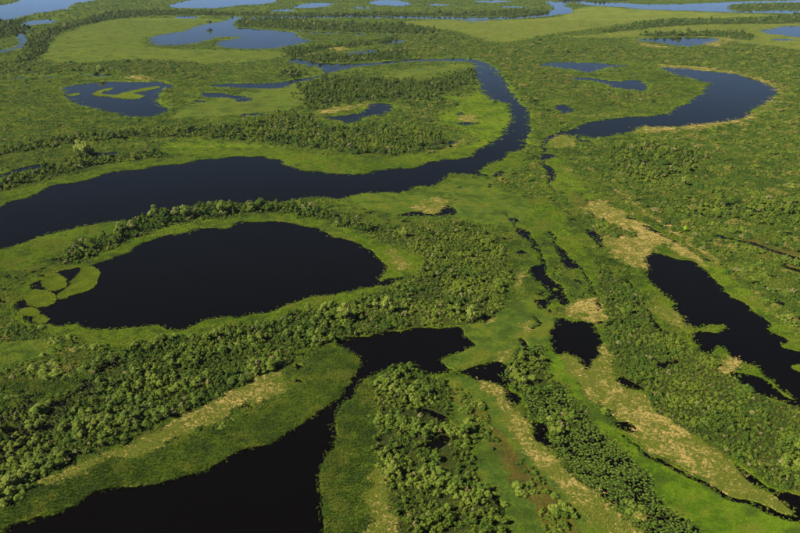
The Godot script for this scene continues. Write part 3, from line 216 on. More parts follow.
const STANDS := [
	"long green thicket belt across the river from the curled spit lake",
	"dark thicket inside the river loop",
	"row of pale trees on the river's grassy bank",
	"far tree belt along the large blue lake",
	"far tree belt crossing the pale meadow",
	"short far tree row behind the straw banked lake",
	"wooded island in the wide far river",
	"woods along the wide far river",
	"dark tree clumps beside the far side channel",
	"tree belt along the thin far river",
	"dark scrub around the far corner pools",
	"hedge of bushes along the narrow far channel",
	"bushes on the far bend's inner bank",
	"small bush clump by the far bend",
	"middle thicket reaching between the river and the black oval lake",
	"large dense thicket sloping along the straw strip by the black river",
	"dark flooded thicket with black water gaps",
	"tall tree stand between the reed bank and the brown marsh",
	"soft green thicket between the straw bar and the long black lake",
	"shrub patch below the oxbow in open shrub country",
	"dark shrub patch under the oxbow's straw bank",
	"bright tree clump at the head of the leafy floating plants",
	"round tree clump amid the leafy floating plants",
	"row of dark trees on the strip between river and black oval lake",
]

const PLACES := [
	"in the long belt across the river",
	"inside the river loop",
	"in the row on the river bank",
	"in the far lakeside belt",
	"in the far meadow belt",
	"behind the straw banked lake",
	"on the far river island",
	"in the far riverside wood",
	"beside the far side channel",
	"along the thin far river",
	"by the far corner pools",
	"along the narrow far channel",
	"on the far bend's inner bank",
	"by the far bend",
	"in the oval lake thicket",
	"in the dense straw side thicket",
	"in the flooded thicket",
	"in the stand beside the brown marsh",
	"in the soft lakeside thicket",
	"in the shrub patch below the oxbow",
	"under the oxbow's straw bank",
	"above the leafy floating plants",
	"amid the leafy floating plants",
	"on the river and lake strip",
]

# land cover: 0 marsh grass, 1 pale meadow, 2 shrub country, 4 floating grass, 5 brown marsh, 6 straw, 7 leafy floating plants, 8 wet sward, 20+ tree stands
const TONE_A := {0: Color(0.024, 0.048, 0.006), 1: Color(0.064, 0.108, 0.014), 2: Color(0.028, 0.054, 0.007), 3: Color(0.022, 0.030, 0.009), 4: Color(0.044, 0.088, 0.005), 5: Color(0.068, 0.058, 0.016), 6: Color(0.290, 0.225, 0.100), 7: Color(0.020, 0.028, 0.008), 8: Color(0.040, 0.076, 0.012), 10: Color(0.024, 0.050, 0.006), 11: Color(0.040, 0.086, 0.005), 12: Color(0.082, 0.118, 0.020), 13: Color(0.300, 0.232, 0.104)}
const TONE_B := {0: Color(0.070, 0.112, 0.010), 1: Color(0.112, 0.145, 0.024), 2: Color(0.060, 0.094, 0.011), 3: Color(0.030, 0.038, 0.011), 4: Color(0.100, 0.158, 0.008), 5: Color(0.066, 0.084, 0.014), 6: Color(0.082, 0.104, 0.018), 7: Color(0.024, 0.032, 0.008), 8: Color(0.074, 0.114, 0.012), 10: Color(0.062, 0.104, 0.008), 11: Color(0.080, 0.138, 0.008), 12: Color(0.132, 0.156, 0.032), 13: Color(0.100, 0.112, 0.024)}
# tree stands that differ from the rest: share of tall trees, size, how easily gaps open, lightness
const STAND_LOOK := {34: [0.14, 0.80, 0.36, 0.55], 35: [0.35, 0.95, 0.42, 0.30], 36: [0.30, 0.95, 0.02, 0.15], 37: [0.42, 0.86, 0.22, 0.40], 38: [0.04, 0.72, 0.46, 0.40], 41: [0.3, 1.0, 0.3, 0.55], 42: [0.3, 1.0, 0.5, 0.5], 43: [0.65, 1.1, 0.7, 0.25]}

var levels := []
var rng := RandomNumberGenerator.new()
var warp := FastNoiseLite.new()
var patch := FastNoiseLite.new()
var mottle := FastNoiseLite.new()
var fine := FastNoiseLite.new()
var at_class := 0
var at_water := 0.0
var at_near := 0.0
var taken := {}
var mats := {}


func _ready() -> void:
	rng.seed = 20240611
	set_noise(warp, 3, 1.0 / 26.0, 4)
	warp.fractal_gain = 0.58
	set_noise(patch, 7, 1.0 / 85.0, 3)
	set_noise(mottle, 11, 1.0 / 13.0, 3)
	set_noise(fine, 17, 1.0 / 3.4, 2)
	camera_and_light()
	materials()
	land_cover()
	ground()
	waters()
	floating_mats()
	cover()
	lone_trees()


func set_noise(n: FastNoiseLite, s: int, f: float, o: int) -> void:
	n.seed = s
	n.noise_type = FastNoiseLite.TYPE_SIMPLEX_SMOOTH
	n.frequency = f
	n.fractal_type = FastNoiseLite.FRACTAL_FBM
	n.fractal_octaves = o


func camera_and_light() -> void:
	var cam := Camera3D.new()
	cam.name = "camera"
	cam.fov = 38.0
	cam.near = 1.0
	cam.far = 60000.0
	cam.position = Vector3(0, EYE, 0)
	cam.rotation_degrees = Vector3(-22.2, 0, 0)
	add_child(cam)
	cam.current = true
	var sky_mat := ProceduralSkyMaterial.new()
	sky_mat.sky_top_color = Color(0.108, 0.142, 0.195)
	sky_mat.sky_horizon_color = Color(0.34, 0.45, 0.59)
	sky_mat.sky_curve = 0.06
	sky_mat.ground_bottom_color = Color(0.10, 0.14, 0.08)
	sky_mat.ground_horizon_color = Color(0.30, 0.40, 0.50)
	sky_mat.sun_angle_max = 12.0
	var sky := Sky.new()
	sky.sky_material = sky_mat
	var env := Environment.new()
	env.background_mode = Environment.BG_SKY
	env.sky = sky
	env.background_energy_multiplier = 1.0
	env.tonemap_mode = Environment.TONE_MAPPER_LINEAR
	env.tonemap_exposure = 3.7
	env.sdfgi_enabled = true
	env.ssao_enabled = true
	env.ssil_enabled = true
	env.fog_enabled = true
	env.fog_density = 0.000013
	env.fog_light_color = Color(0.66, 0.78, 0.95)
	var world := WorldEnvironment.new()
	world.name = "world"
	world.environment = env
	add_child(world)
	var sun := DirectionalLight3D.new()
	sun.name = "sun"
	sun.light_color = Color(1.0, 0.94, 0.76)
	sun.light_energy = 1.6
	sun.light_angular_distance = 0.5
	sun.shadow_enabled = true
	add_child(sun)
	sun.look_at_from_position(Vector3.ZERO, Vector3(0.72, -0.66, -0.34), Vector3.UP)


# ---------------------------------------------------------------- materials

func srgb(c: Color) -> Color:
	return c.linear_to_srgb()


func noise_texture(s: int, f: float, lo: float, hi: float, size := 512) -> NoiseTexture2D:
	var n := FastNoiseLite.new()
	set_noise(n, s, f, 4)
	var t := NoiseTexture2D.new()
	t.noise = n
	t.width = size
	t.height = size
	t.seamless = true
	var g := Gradient.new()
	g.set_color(0, Color(lo, lo, lo))
	g.set_color(1, Color(hi, hi, hi))
	t.color_ramp = g
	return t


func materials() -> void:
	var m := StandardMaterial3D.new()
	m.resource_name = "marsh soil and turf"
	m.vertex_color_use_as_albedo = true
	m.roughness = 0.95
	m.metallic_specular = 0.15
	m.albedo_texture = noise_texture(5, 0.03, 0.62, 1.0)
	m.uv1_triplanar = true
	m.uv1_world_triplanar = true
	m.uv1_scale = Vector3.ONE * (1.0 / 17.0)
	mats.ground = m
	m = StandardMaterial3D.new()
	m.resource_name = "dark water"
	m.albedo_color = srgb(Color(0.0008, 0.0003, 0.0002))
	m.roughness = 0.06
	m.metallic_specular = 0.20
	mats.water = m
	for a in [["leaf", 0.7], ["grass", 0.75]]:
		m = StandardMaterial3D.new()
		m.resource_name = a[0]
		m.vertex_color_use_as_albedo = true
		m.roughness = a[1]
		m.metallic_specular = 0.25
		m.cull_mode = BaseMaterial3D.CULL_DISABLED
		m.backlight_enabled = true
		m.backlight = srgb(Color(0.35, 0.4, 0.15))
		mats[a[0]] = m
	var tones := [Color(0.036, 0.068, 0.009), Color(0.086, 0.112, 0.022), Color(0.070, 0.082, 0.034), Color(0.13, 0.24, 0.010), Color(0.052, 0.088, 0.011), Color(0.068, 0.101, 0.015)]
	mats.tones = []
	for c in tones:
		m = mats.leaf.duplicate()
		m.albedo_color = srgb(c)
		mats.tones.append(m)
	m = StandardMaterial3D.new()
	m.resource_name = "bark"
	m.albedo_color = srgb(Color(0.20, 0.17, 0.13))
	m.albedo_texture = noise_texture(9, 0.05, 0.6, 1.0, 128)
	m.uv1_triplanar = true
	m.roughness = 0.9
	mats.bark = m


# ---------------------------------------------------------------- outlines and land cover maps

func points_of(flat: Array) -> PackedVector2Array:
	var p := PackedVector2Array()
	for i in range(0, flat.size(), 2):
		p.append(Vector2(flat[i], flat[i + 1]))
	return p


func rounded(p: PackedVector2Array, per := 3) -> PackedVector2Array:
	var out := PackedVector2Array()
	var n := p.size()
	for i in n:
		var a := p[(i + n - 1) % n]
		var b := p[i]
		var c := p[(i + 1) % n]
		var d := p[(i + 2) % n]
		for k in per:
			out.append(b.cubic_interpolate(c, a, d, float(k) / per))
	return out


func fill(im: Image, lv: Dictionary, p: PackedVector2Array, value: int) -> void:
	var lo := 1e9
	var hi := -1e9
	for q in p:
		lo = minf(lo, q.y)
		hi = maxf(hi, q.y)
	var r0 := maxi(0, int(ceil((lo - lv.f0) / lv.res - 0.5)))
	var r1 := mini(lv.h - 1, int(floor((hi - lv.f0) / lv.res - 0.5)))
	if r1 < r0:
		return
	var rows := []
	for r in r1 - r0 + 1:
		rows.append(PackedFloat32Array())
	var n := p.size()
	for i in n:
		var a := p[i]
		var b := p[(i + 1) % n]
		if a.y > b.y:
			var t := a
			a = b
			b = t
		if b.y - a.y < 1e-6:
			continue
		var s := maxi(r0, int(ceil((a.y - lv.f0) / lv.res - 0.5)))
		var e := mini(r1, int(ceil((b.y - lv.f0) / lv.res - 0.5)) - 1)
		for r in range(s, e + 1):
			var f: float = lv.f0 + (r + 0.5) * lv.res
			rows[r - r0].append(a.x + (b.x - a.x) * (f - a.y) / (b.y - a.y))
	var c := Color((value + 0.5) / 255.0, 0, 0)
	for r in range(r0, r1 + 1):
		var xs: PackedFloat32Array = rows[r - r0]
		xs.sort()
		for k in range(0, xs.size() - 1, 2):
			var x0 := maxi(0, int(round((xs[k] + lv.x) / lv.res)))
			var x1 := mini(lv.w, int(round((xs[k + 1] + lv.x) / lv.res)))
			if x1 > x0:
				im.fill_rect(Rect2i(x0, r, x1 - x0, 1), c)


func land_cover() -> void:
	levels = [{"f0": 230.0, "f1": 640.0, "x": 400.0, "res": 0.5, "near": 16}, {"f0": 600.0, "f1": 1300.0, "x": 800.0, "res": 1.0, "near": 8}, {"f0": 1250.0, "f1": 3300.0, "x": 2000.0, "res": 3.0, "near": 4}, {"f0": 3200.0, "f1": 8000.0, "x": 4600.0, "res": 10.0, "near": 2}]
	var land := []
	for a in LAND:
		land.append([a[0], rounded(points_of(a[1]))])
	var wet := []
	for a in WATER:
		for q in a[2]:
			wet.append(rounded(points_of(q)))
	for lv in levels:
		lv.w = int(lv.x * 2.0 / lv.res)
		lv.h = int((lv.f1 - lv.f0) / lv.res)
		var im := Image.create(lv.w, lv.h, false, Image.FORMAT_R8)
		for a in land:
			fill(im, lv, a[1], a[0])
		lv.cls = im.get_data()
		im = Image.create(lv.w, lv.h, false, Image.FORMAT_R8)
		for p in wet:
			fill(im, lv, p, 254)
		var soft: Image = im.duplicate()
		soft.resize(lv.w / 2, lv.h / 2, Image.INTERPOLATE_BILINEAR)
		soft.resize(lv.w, lv.h, Image.INTERPOLATE_BILINEAR)
		lv.wat = soft.get_data()
		var k: int = lv.near
		while k > 1:
			im.resize(maxi(2, im.get_width() / 2), maxi(2, im.get_height() / 2), Image.INTERPOLATE_BILINEAR)
			k /= 2
		lv.nw = im.get_width()
		lv.nh = im.get_height()
		lv.nearby = im.get_data()


func bilinear(data: PackedByteArray, w: int, h: int, u: float, v: float) -> float:
	u = clampf(u - 0.5, 0.0, w - 1.001)
	v = clampf(v - 0.5, 0.0, h - 1.001)
	var i := int(u)
	var j := int(v)
	u -= i
	v -= j
	var k := j * w + i
	return lerpf(lerpf(data[k], data[k + 1], u), lerpf(data[k + w], data[k + w + 1], u), v) / 255.0


func probe(x: float, f: float) -> void:
	var lv: Dictionary = levels[0 if f < 620.0 else 1 if f < 1280.0 else 2 if f < 3250.0 else 3]
	var amp := clampf(f / 150.0, 2.4, 10.0)
	var wx := x + warp.get_noise_2d(x, f) * amp
	var wf := f + warp.get_noise_2d(x + 511.0, f - 377.0) * amp * 1.3
	var u: float = (wx + lv.x) / lv.res
	var v: float = (wf - lv.f0) / lv.res
	var w: int = lv.w
	var h: int = lv.h
	var ragged: float = (1.1 if f < 1280.0 else 2.6) / lv.res
	at_class = lv.cls[clampi(int(v + (wf - f) * ragged), 0, h - 1) * w + clampi(int(u + (wx - x) * ragged), 0, w - 1)]
	at_water = bilinear(lv.wat, w, h, u, v)
	var nw: int = lv.nw
	var nh: int = lv.nh
	at_near = bilinear(lv.nearby, nw, nh, u * nw / w, v * nh / h)


func half_width(f: float) -> float:
	return 0.60 * sqrt(f * f + EYE * EYE) + 12.0


func kind_here(x: float, f: float) -> int:
	var c := at_class
	if (c == 0 or c == 2) and at_near > 0.13 + mottle.get_noise_2d(x * 0.6, f * 0.6) * 0.3:
		c = 4
	return c


func tone(c: int, x: float, f: float, grit := 0.0) -> Color:
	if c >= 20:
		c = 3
	var a := patch.get_noise_2d(x, f)
	var b := mottle.get_noise_2d(x, f)
	var d := fine.get_noise_2d(x, f)
	var t: float
	if c == 6 or c == 13:
		d = fine.get_noise_2d(x * 1.5, f * 1.5)
		t = smoothstep(-0.16, 0.0, b * 0.6 + a * 0.5 + d * 1.0 + (0.27 if c == 6 else 0.13) + grit * 0.14)
	else:
		t = clampf(0.45 + a * 0.8 + b * 0.9 + d * 0.6 + grit * 0.5 + patch.get_noise_2d(x * 0.28 + 60.0, f * 0.28) * 0.6, 0.0, 1.0)
	var col: Color = TONE_A[c].lerp(TONE_B[c], t)
	if c == 1:
		col = col.lerp(Color(0.060, 0.090, 0.015), clampf(0.34 + a * 1.7 + b * 1.1, 0.0, 0.9))
	if c != 6 and c != 13 and c != 3 and c != 7:
		var r := patch.get_noise_2d(x * 2.3 + 900.0, f * 2.3) + b * 0.35
		if r > 0.10:
			col = col.lerp(Color(0.098, 0.112, 0.018), minf(0.55, (r - 0.10) * 1.8))
		elif r < -0.22:
			col = col.lerp(Color(0.026, 0.048, 0.010), minf(0.6, (-0.22 - r) * 2.4))
	return col


func lie(c: int, x: float, f: float) -> float:
	var h := 0.42 + mottle.get_noise_2d(x * 1.7, f * 1.7) * 0.25
	if c == 7 or c == 36:
		h = -0.05 + fine.get_noise_2d(x * 1.7, f * 1.7) * 1.8 + mottle.get_noise_2d(x, f) * 0.9
	elif c == 3 or c >= 20:
		h += 0.1
	elif c == 0 or c == 2:
		var n := mottle.get_noise_2d(x * 0.9 + 77.0, f * 0.9)
		if n > 0.31:
			h -= (n - 0.31) * 10.0
	return h


# ---------------------------------------------------------------- setting

func structure(n: Node, called: String, label: String) -> void:
	n.name = numbered(called)
	n.set_meta("kind", "structure")
	n.set_meta("label", label)
	n.set_meta("category", called.replace("_", " "))
	add_child(n)


func numbered(called: String) -> String:
	taken[called] = taken.get(called, -1) + 1
	return called if taken[called] == 0 else "%s_%03d" % [called, taken[called]]


func ground() -> void:
	var verts := PackedVector3Array()
	var norms := PackedVector3Array()
	var cols := PackedColorArray()
	var idx := PackedInt32Array()
	# far underlay that carries the plain on to the horizon
	for z in [[-60000.0, -60000.0], [60000.0, -60000.0], [60000.0, 20000.0], [-60000.0, 20000.0]]:
		verts.append(Vector3(z[0], -2.2, z[1]))
		norms.append(Vector3.UP)
		cols.append(Color(0.07, 0.10, 0.022))
	idx.append_array([0, 1, 2, 0, 2, 3])
	for t in [[236.0, 604.0, 0.9], [600.0, 1004.0, 1.5], [1000.0, 1806.0, 3.0], [1800.0, 3210.0, 7.0], [3200.0, 7800.0, 20.0]]:
		var s: float = t[2]
		var nf := int((t[1] - t[0]) / s) + 1
		var half := half_width(t[1])
		var nx := int(half * 2.0 / s) + 1
		var first := verts.size()
		var hs := PackedFloat32Array()
		hs.resize(nf * nx)
		verts.resize(first + nf * nx)
		norms.resize(first + nf * nx)
		cols.resize(first + nf * nx)
		var drop: float = -0.012 * (s - 0.9)
		for j in nf:
			var f: float = t[0] + j * s
			var lim := half_width(f) + s * 2.0
			for i in nx:
				var x := -half + i * s
				var k := j * nx + i
				var h := 0.3
				if absf(x) <= lim:
					probe(x, f)
					var c := kind_here(x, f)
					h = lie(c, x, f)
					if at_water > 0.02:
						h = lerpf(h, -1.3, smoothstep(0.2, 0.8, at_water))
					var g := tone(c, x, f)
					if (c == 4 or c == 0 or c == 2 or c == 10) and f < 1000.0:
						g = g.lerp(Color(0.024, 0.036, 0.009), 0.5)
					if c == 6 or c == 13:
						g = g.lerp(Color(0.088, 0.100, 0.022), 0.35)
					cols[first + k] = g
				hs[k] = h + drop
				verts[first + k] = Vector3(x, h + drop, -f)
		for j in nf:
			var f: float = t[0] + j * s
			var lim := half_width(f)
			for i in nx:
				var k := j * nx + i
				var dx := hs[k + 1 if i < nx - 1 else k] - hs[k - 1 if i > 0 else k]
				var df := hs[k + nx if j < nf - 1 else k] - hs[k - nx if j > 0 else k]
				norms[first + k] = Vector3(-dx, 2.0 * s, df).normalized()
				if i < nx - 1 and j < nf - 1 and absf(-half + i * s) < lim:
					var a := first + k
					idx.append(a); idx.append(a + nx); idx.append(a + 1)
					idx.append(a + 1); idx.append(a + nx); idx.append(a + nx + 1)
	var arr := []
	arr.resize(Mesh.ARRAY_MAX)
	arr[Mesh.ARRAY_VERTEX] = verts
	arr[Mesh.ARRAY_NORMAL] = norms
	arr[Mesh.ARRAY_COLOR] = cols
	arr[Mesh.ARRAY_INDEX] = idx
	var mesh := ArrayMesh.new()
	mesh.add_surface_from_arrays(Mesh.PRIMITIVE_TRIANGLES, arr)
	mesh.surface_set_material(0, mats.ground)
	var o := MeshInstance3D.new()
	o.mesh = mesh
	structure(o, "ground", "flat green wetland plain of marsh turf and straw patches")


func sheet(polys: Array, y: float) -> ArrayMesh:
	var st := SurfaceTool.new()
	st.begin(Mesh.PRIMITIVE_TRIANGLES)
	var k := 0
	for p in polys:
		var tri := Geometry2D.triangulate_polygon(p)
		for i in range(0, tri.size(), 3):
			var q := [p[tri[i]], p[tri[i + 1]], p[tri[i + 2]]]
			if (q[1] - q[0]).cross(q[2] - q[0]) > 0.0:
				q = [q[0], q[2], q[1]]
			for v in q:
				st.set_normal(Vector3.UP)
				st.add_vertex(Vector3(v.x, y + 0.003 * k, -v.y))
		k += 1
	return st.commit()


func waters() -> void:
	var n := 0
	for a in WATER:
		var polys := []
		for q in a[2]:
			var p := rounded(points_of(q), 2)
			var far := 0.0
			for v in p:
				far += v.y / p.size()
			var grow := 5.0 if far < 700.0 else 9.0 if far < 1500.0 else 16.0 if far < 3000.0 else 34.0
			for g in Geometry2D.offset_polygon(p, grow, Geometry2D.JOIN_ROUND):
				if g.size() > 2:
					polys.append(g)
		var o := MeshInstance3D.new()
		o.mesh = sheet(polys, 0.004 * (n % 14))
		o.mesh.surface_set_material(0, mats.water)
		structure(o, a[0], a[1])
		n += 1
	var o := MeshInstance3D.new()
	var pm := PlaneMesh.new()
	pm.size = Vector2(4200, 2600)
	o.mesh = pm
	o.material_override = mats.water
	o.position = Vector3(0, -0.06, -1400)
	structure(o, "standing_water", "small dark puddles glinting between marsh plants")


# ---------------------------------------------------------------- plants

func card(st: SurfaceTool, at: Vector3, n: Vector3, size: float) -> void:
	var side := n.cross(Vector3(rng.randf() - 0.5, rng.randf() - 0.5, rng.randf() - 0.5)).normalized()
	var up := n.cross(side)
	var fold := n * size * 0.22
	var a := at + side * size * 0.5 - fold
	var b := at + up * size * 0.62
	var c := at - side * size * 0.5 - fold
	var d := at - up * size * 0.5
	for v in [a, b, d, d, b, c]:
		st.add_vertex(v)


func blob(st: SurfaceTool, at: Vector3, r: float) -> void:
	var t := (1.0 + sqrt(5.0)) / 2.0
	var p := [Vector3(-1, t, 0), Vector3(1, t, 0), Vector3(-1, -t, 0), Vector3(1, -t, 0), Vector3(0, -1, t), Vector3(0, 1, t), Vector3(0, -1, -t), Vector3(0, 1, -t), Vector3(t, 0, -1), Vector3(t, 0, 1), Vector3(-t, 0, -1), Vector3(-t, 0, 1)]
	for i in 12:
		p[i] = at + p[i].normalized() * r * rng.randf_range(0.75, 1.15)
	for q in [0, 11, 5, 0, 5, 1, 0, 1, 7, 0, 7, 10, 0, 10, 11, 1, 5, 9, 5, 11, 4, 11, 10, 2, 10, 7, 6, 7, 1, 8, 3, 9, 4, 3, 4, 2, 3, 2, 6, 3, 6, 8, 3, 8, 9, 4, 9, 5, 2, 4, 11, 6, 2, 10, 8, 6, 7, 9, 8, 1]:
		st.add_vertex(p[q])


# a crown about 4 m wide; tall ones stand on a trunk, low ones reach the ground
func crown(tall: bool, lobes: int, per: int, size: float) -> ArrayMesh:
	var st := SurfaceTool.new()
	st.begin(Mesh.PRIMITIVE_TRIANGLES)
	st.set_smooth_group(-1)
	for i in lobes:
		var ang := TAU * i / (lobes - 1.0) + rng.randf_range(-0.4, 0.4)
		var out := 0.0 if i == 0 else rng.randf_range(0.7, 1.35)
		var r := rng.randf_range(0.72, 1.12)
		var y := (rng.randf_range(2.3, 3.7) if tall else rng.randf_range(0.5, 1.2)) + (1.1 if i == 0 else 0.0)
		var c := Vector3(cos(ang) * out, y, sin(ang) * out)
		blob(st, c, r * 0.74)
		for k in per:
			var d := Vector3(rng.randfn(), rng.randfn() + 0.55, rng.randfn()).normalized()
			var n := (d + Vector3(rng.randfn(), rng.randfn() + 0.2, rng.randfn()) * 0.42).normalized()
			card(st, c + d * r * rng.randf_range(0.72, 1.08), n, size * rng.randf_range(0.7, 1.3))
	st.generate_normals()
	var m := st.commit()
	m.surface_set_material(0, mats.leaf)
	return m


func tube(st: SurfaceTool, a: Vector3, b: Vector3, ra: float, rb: float) -> void:
	var d := (b - a).normalized()
	var s := d.cross(Vector3(0.31, 0.2, 0.9)).normalized()
	var u := d.cross(s)
	for i in 7:
		var p := s * cos(TAU * i / 7.0) + u * sin(TAU * i / 7.0)
		var q := s * cos(TAU * (i + 1) / 7.0) + u * sin(TAU * (i + 1) / 7.0)
		for v in [a + p * ra, b + p * rb, a + q * ra, a + q * ra, b + p * rb, b + q * rb]:
			st.add_vertex(v)


func trunk(tall: bool) -> ArrayMesh:
	var st := SurfaceTool.new()
	st.begin(Mesh.PRIMITIVE_TRIANGLES)
	var top := 2.6 if tall else 0.7
	var fork := Vector3(0.1, top * 0.62, -0.06)
	tube(st, Vector3(0, -0.4, 0), fork, 0.17, 0.12)
	for i in 4:
		var ang := TAU * i / 4.0 + 0.4
		tube(st, fork, Vector3(cos(ang) * 0.9, top + 0.7, sin(ang) * 0.9), 0.09, 0.03)
	st.generate_normals()
	var m := st.commit()
	m.surface_set_material(0, mats.bark)
	return m


func tuft(blades: int, high: float, spread: float, wide: float, lean: float) -> ArrayMesh:
	var st := SurfaceTool.new()
	st.begin(Mesh.PRIMITIVE_TRIANGLES)
	st.set_smooth_group(-1)
	for i in blades:
		var ang := rng.randf() * TAU
		var root := Vector3(rng.randfn(), 0, rng.randfn()) * spread * 0.34
		var dir := Vector3(cos(ang), 0, sin(ang))
		var side := Vector3(-dir.z, 0, dir.x) * wide * rng.randf_range(0.7, 1.3)
		var h := high * rng.randf_range(0.55, 1.15)
		var mid := root + dir * lean * 0.35 + Vector3(0, h * 0.62, 0)
		var tip := root + dir * lean * rng.randf_range(0.7, 1.2) + Vector3(0, h * rng.randf_range(0.72, 1.0), 0)
		for p in [root - side * 0.6 - Vector3(0, 0.1, 0), mid - side, mid + side, mid - side, tip, mid + side]:
			st.add_vertex(p)
	st.generate_normals()
	var m := st.commit()
	m.surface_set_material(0, mats.grass)
	return m


func rosette() -> ArrayMesh:
	var st := SurfaceTool.new()
	st.begin(Mesh.PRIMITIVE_TRIANGLES)
	st.set_smooth_group(-1)
	for i in 26:
		var ang := rng.randf() * TAU
		var r := sqrt(rng.randf()) * 0.62
		var n := Vector3(cos(ang) * r * 0.9 + rng.randfn() * 0.3, 1.0, sin(ang) * r * 0.9 + rng.randfn() * 0.3).normalized()
		card(st, Vector3(cos(ang) * r, 0.25 + 0.5 * (1.0 - r) * rng.randf_range(0.5, 1.2), sin(ang) * r), n, rng.randf_range(0.26, 0.46))
	st.generate_normals()
	var m := st.commit()
	m.surface_set_material(0, mats.grass)
	return m


func put(buf: PackedFloat32Array, x: float, y: float, f: float, s: float, sy: float, c: Color) -> void:
	var a := rng.randf() * TAU
	var long := s * rng.randf_range(0.85, 1.3)
	var wide := s * rng.randf_range(0.8, 1.1)
	buf.append_array([cos(a) * long, 0.0, sin(a) * wide, x, 0.0, sy, 0.0, y, -sin(a) * long, 0.0, cos(a) * wide, -f, c.r, c.g, c.b, 1.0])


func many(buf: PackedFloat32Array, mesh: Mesh) -> MultiMeshInstance3D:
	var mm := MultiMesh.new()
	mm.transform_format = MultiMesh.TRANSFORM_3D
	mm.use_colors = true
	mm.mesh = mesh
	mm.instance_count = buf.size() / 16
	mm.buffer = buf
	var o := MultiMeshInstance3D.new()
	o.multimesh = mm
	return o


func stuff(o: Node3D, called: String, label: String, category: String) -> void:
	o.name = numbered(called)
	o.set_meta("kind", "stuff")
	o.set_meta("label", label)
	o.set_meta("category", category)
	add_child(o)


func floating_mats() -> void:
	var grass := tuft(12, 0.5, 1.0, 0.07, 0.35)
	for a in MATS:
		var raw := rounded(points_of(a[1]), 9)
		var mid := Vector2.ZERO
		for v in raw:
			mid += v / raw.size()
		var amp := clampf(mid.y / 420.0, 0.8, 2.6)
		var p := PackedVector2Array()
		for v in raw:
			p.append((v - mid) * 0.95 + Vector2(warp.get_noise_2d(v.x * 3.0, v.y * 3.0), warp.get_noise_2d(v.x * 3.0 + 90.0, v.y * 3.0)) * amp + Vector2(warp.get_noise_2d(v.x * 0.9, v.y * 0.9 + 50.0), warp.get_noise_2d(v.x * 0.9 - 70.0, v.y * 0.9)) * amp * 1.3 + Vector2(fine.get_noise_2d(v.x, v.y), fine.get_noise_2d(v.x + 31.0, v.y)) * amp)
		var root := Node3D.new()
		root.name = numbered("floating_mat")
		root.position = Vector3(mid.x, 0, -mid.y)
		root.set_meta("label", a[0])
		root.set_meta("category", "plant mat")
		root.set_meta("group", "floating plant mats on the lakes")
		add_child(root)
		var st := SurfaceTool.new()
		st.begin(Mesh.PRIMITIVE_TRIANGLES)
		var tri := Geometry2D.triangulate_polygon(p)
		var base := Color(0.072, 0.108, 0.010)
		st.set_color(base)
		for i in range(0, tri.size(), 3):
			var q := [p[tri[i]], p[tri[i + 1]], p[tri[i + 2]]]
			if (q[1] - q[0]).cross(q[2] - q[0]) > 0.0:
				q = [q[0], q[2], q[1]]
			for v in q:
				st.add_vertex(Vector3(v.x, 0.22, -v.y))
		for i in p.size():
			var v := p[i]
			var w := p[(i + 1) % p.size()]
			for q in [Vector3(v.x, 0.22, -v.y), Vector3(w.x, 0.22, -w.y), Vector3(v.x * 1.01, -0.3, -v.y * 1.01), Vector3(v.x * 1.01, -0.3, -v.y * 1.01), Vector3(w.x, 0.22, -w.y), Vector3(w.x * 1.01, -0.3, -w.y * 1.01)]:
				st.add_vertex(q)
		st.generate_normals()
		var o := MeshInstance3D.new()
		o.name = "raft"
		o.mesh = st.commit()
		o.mesh.surface_set_material(0, mats.ground)
		root.add_child(o)
		var buf := PackedFloat32Array()
		var lo := Vector2(1e9, 1e9)
		var hi := Vector2(-1e9, -1e9)
		for v in p:
			lo = lo.min(v)
			hi = hi.max(v)
		var step := 0.8 if mid.y < 600.0 else 2.4
		var y := lo.y
		while y < hi.y:
			var x := lo.x
			while x < hi.x:
				var v := Vector2(x + rng.randf() * step, y + rng.randf() * step)
				if Geometry2D.is_point_in_polygon(v + Vector2(rng.randfn(), rng.randfn()) * step * 0.6, p):
					var c := Color(0.072, 0.118, 0.007).lerp(Color(0.126, 0.160, 0.014), clampf(0.5 + mottle.get_noise_2d((v + mid).x, (v + mid).y) * 1.3 + rng.randfn() * 0.25, 0.0, 1.0))
					put(buf, v.x, 0.18, v.y, step * rng.randf_range(0.9, 1.6), rng.randf_range(0.6, 2.2), c)
				x += step
			y += step
		var g := many(buf, grass)
		g.name = "grass"
		g.set_meta("kind", "stuff")
		root.add_child(g)


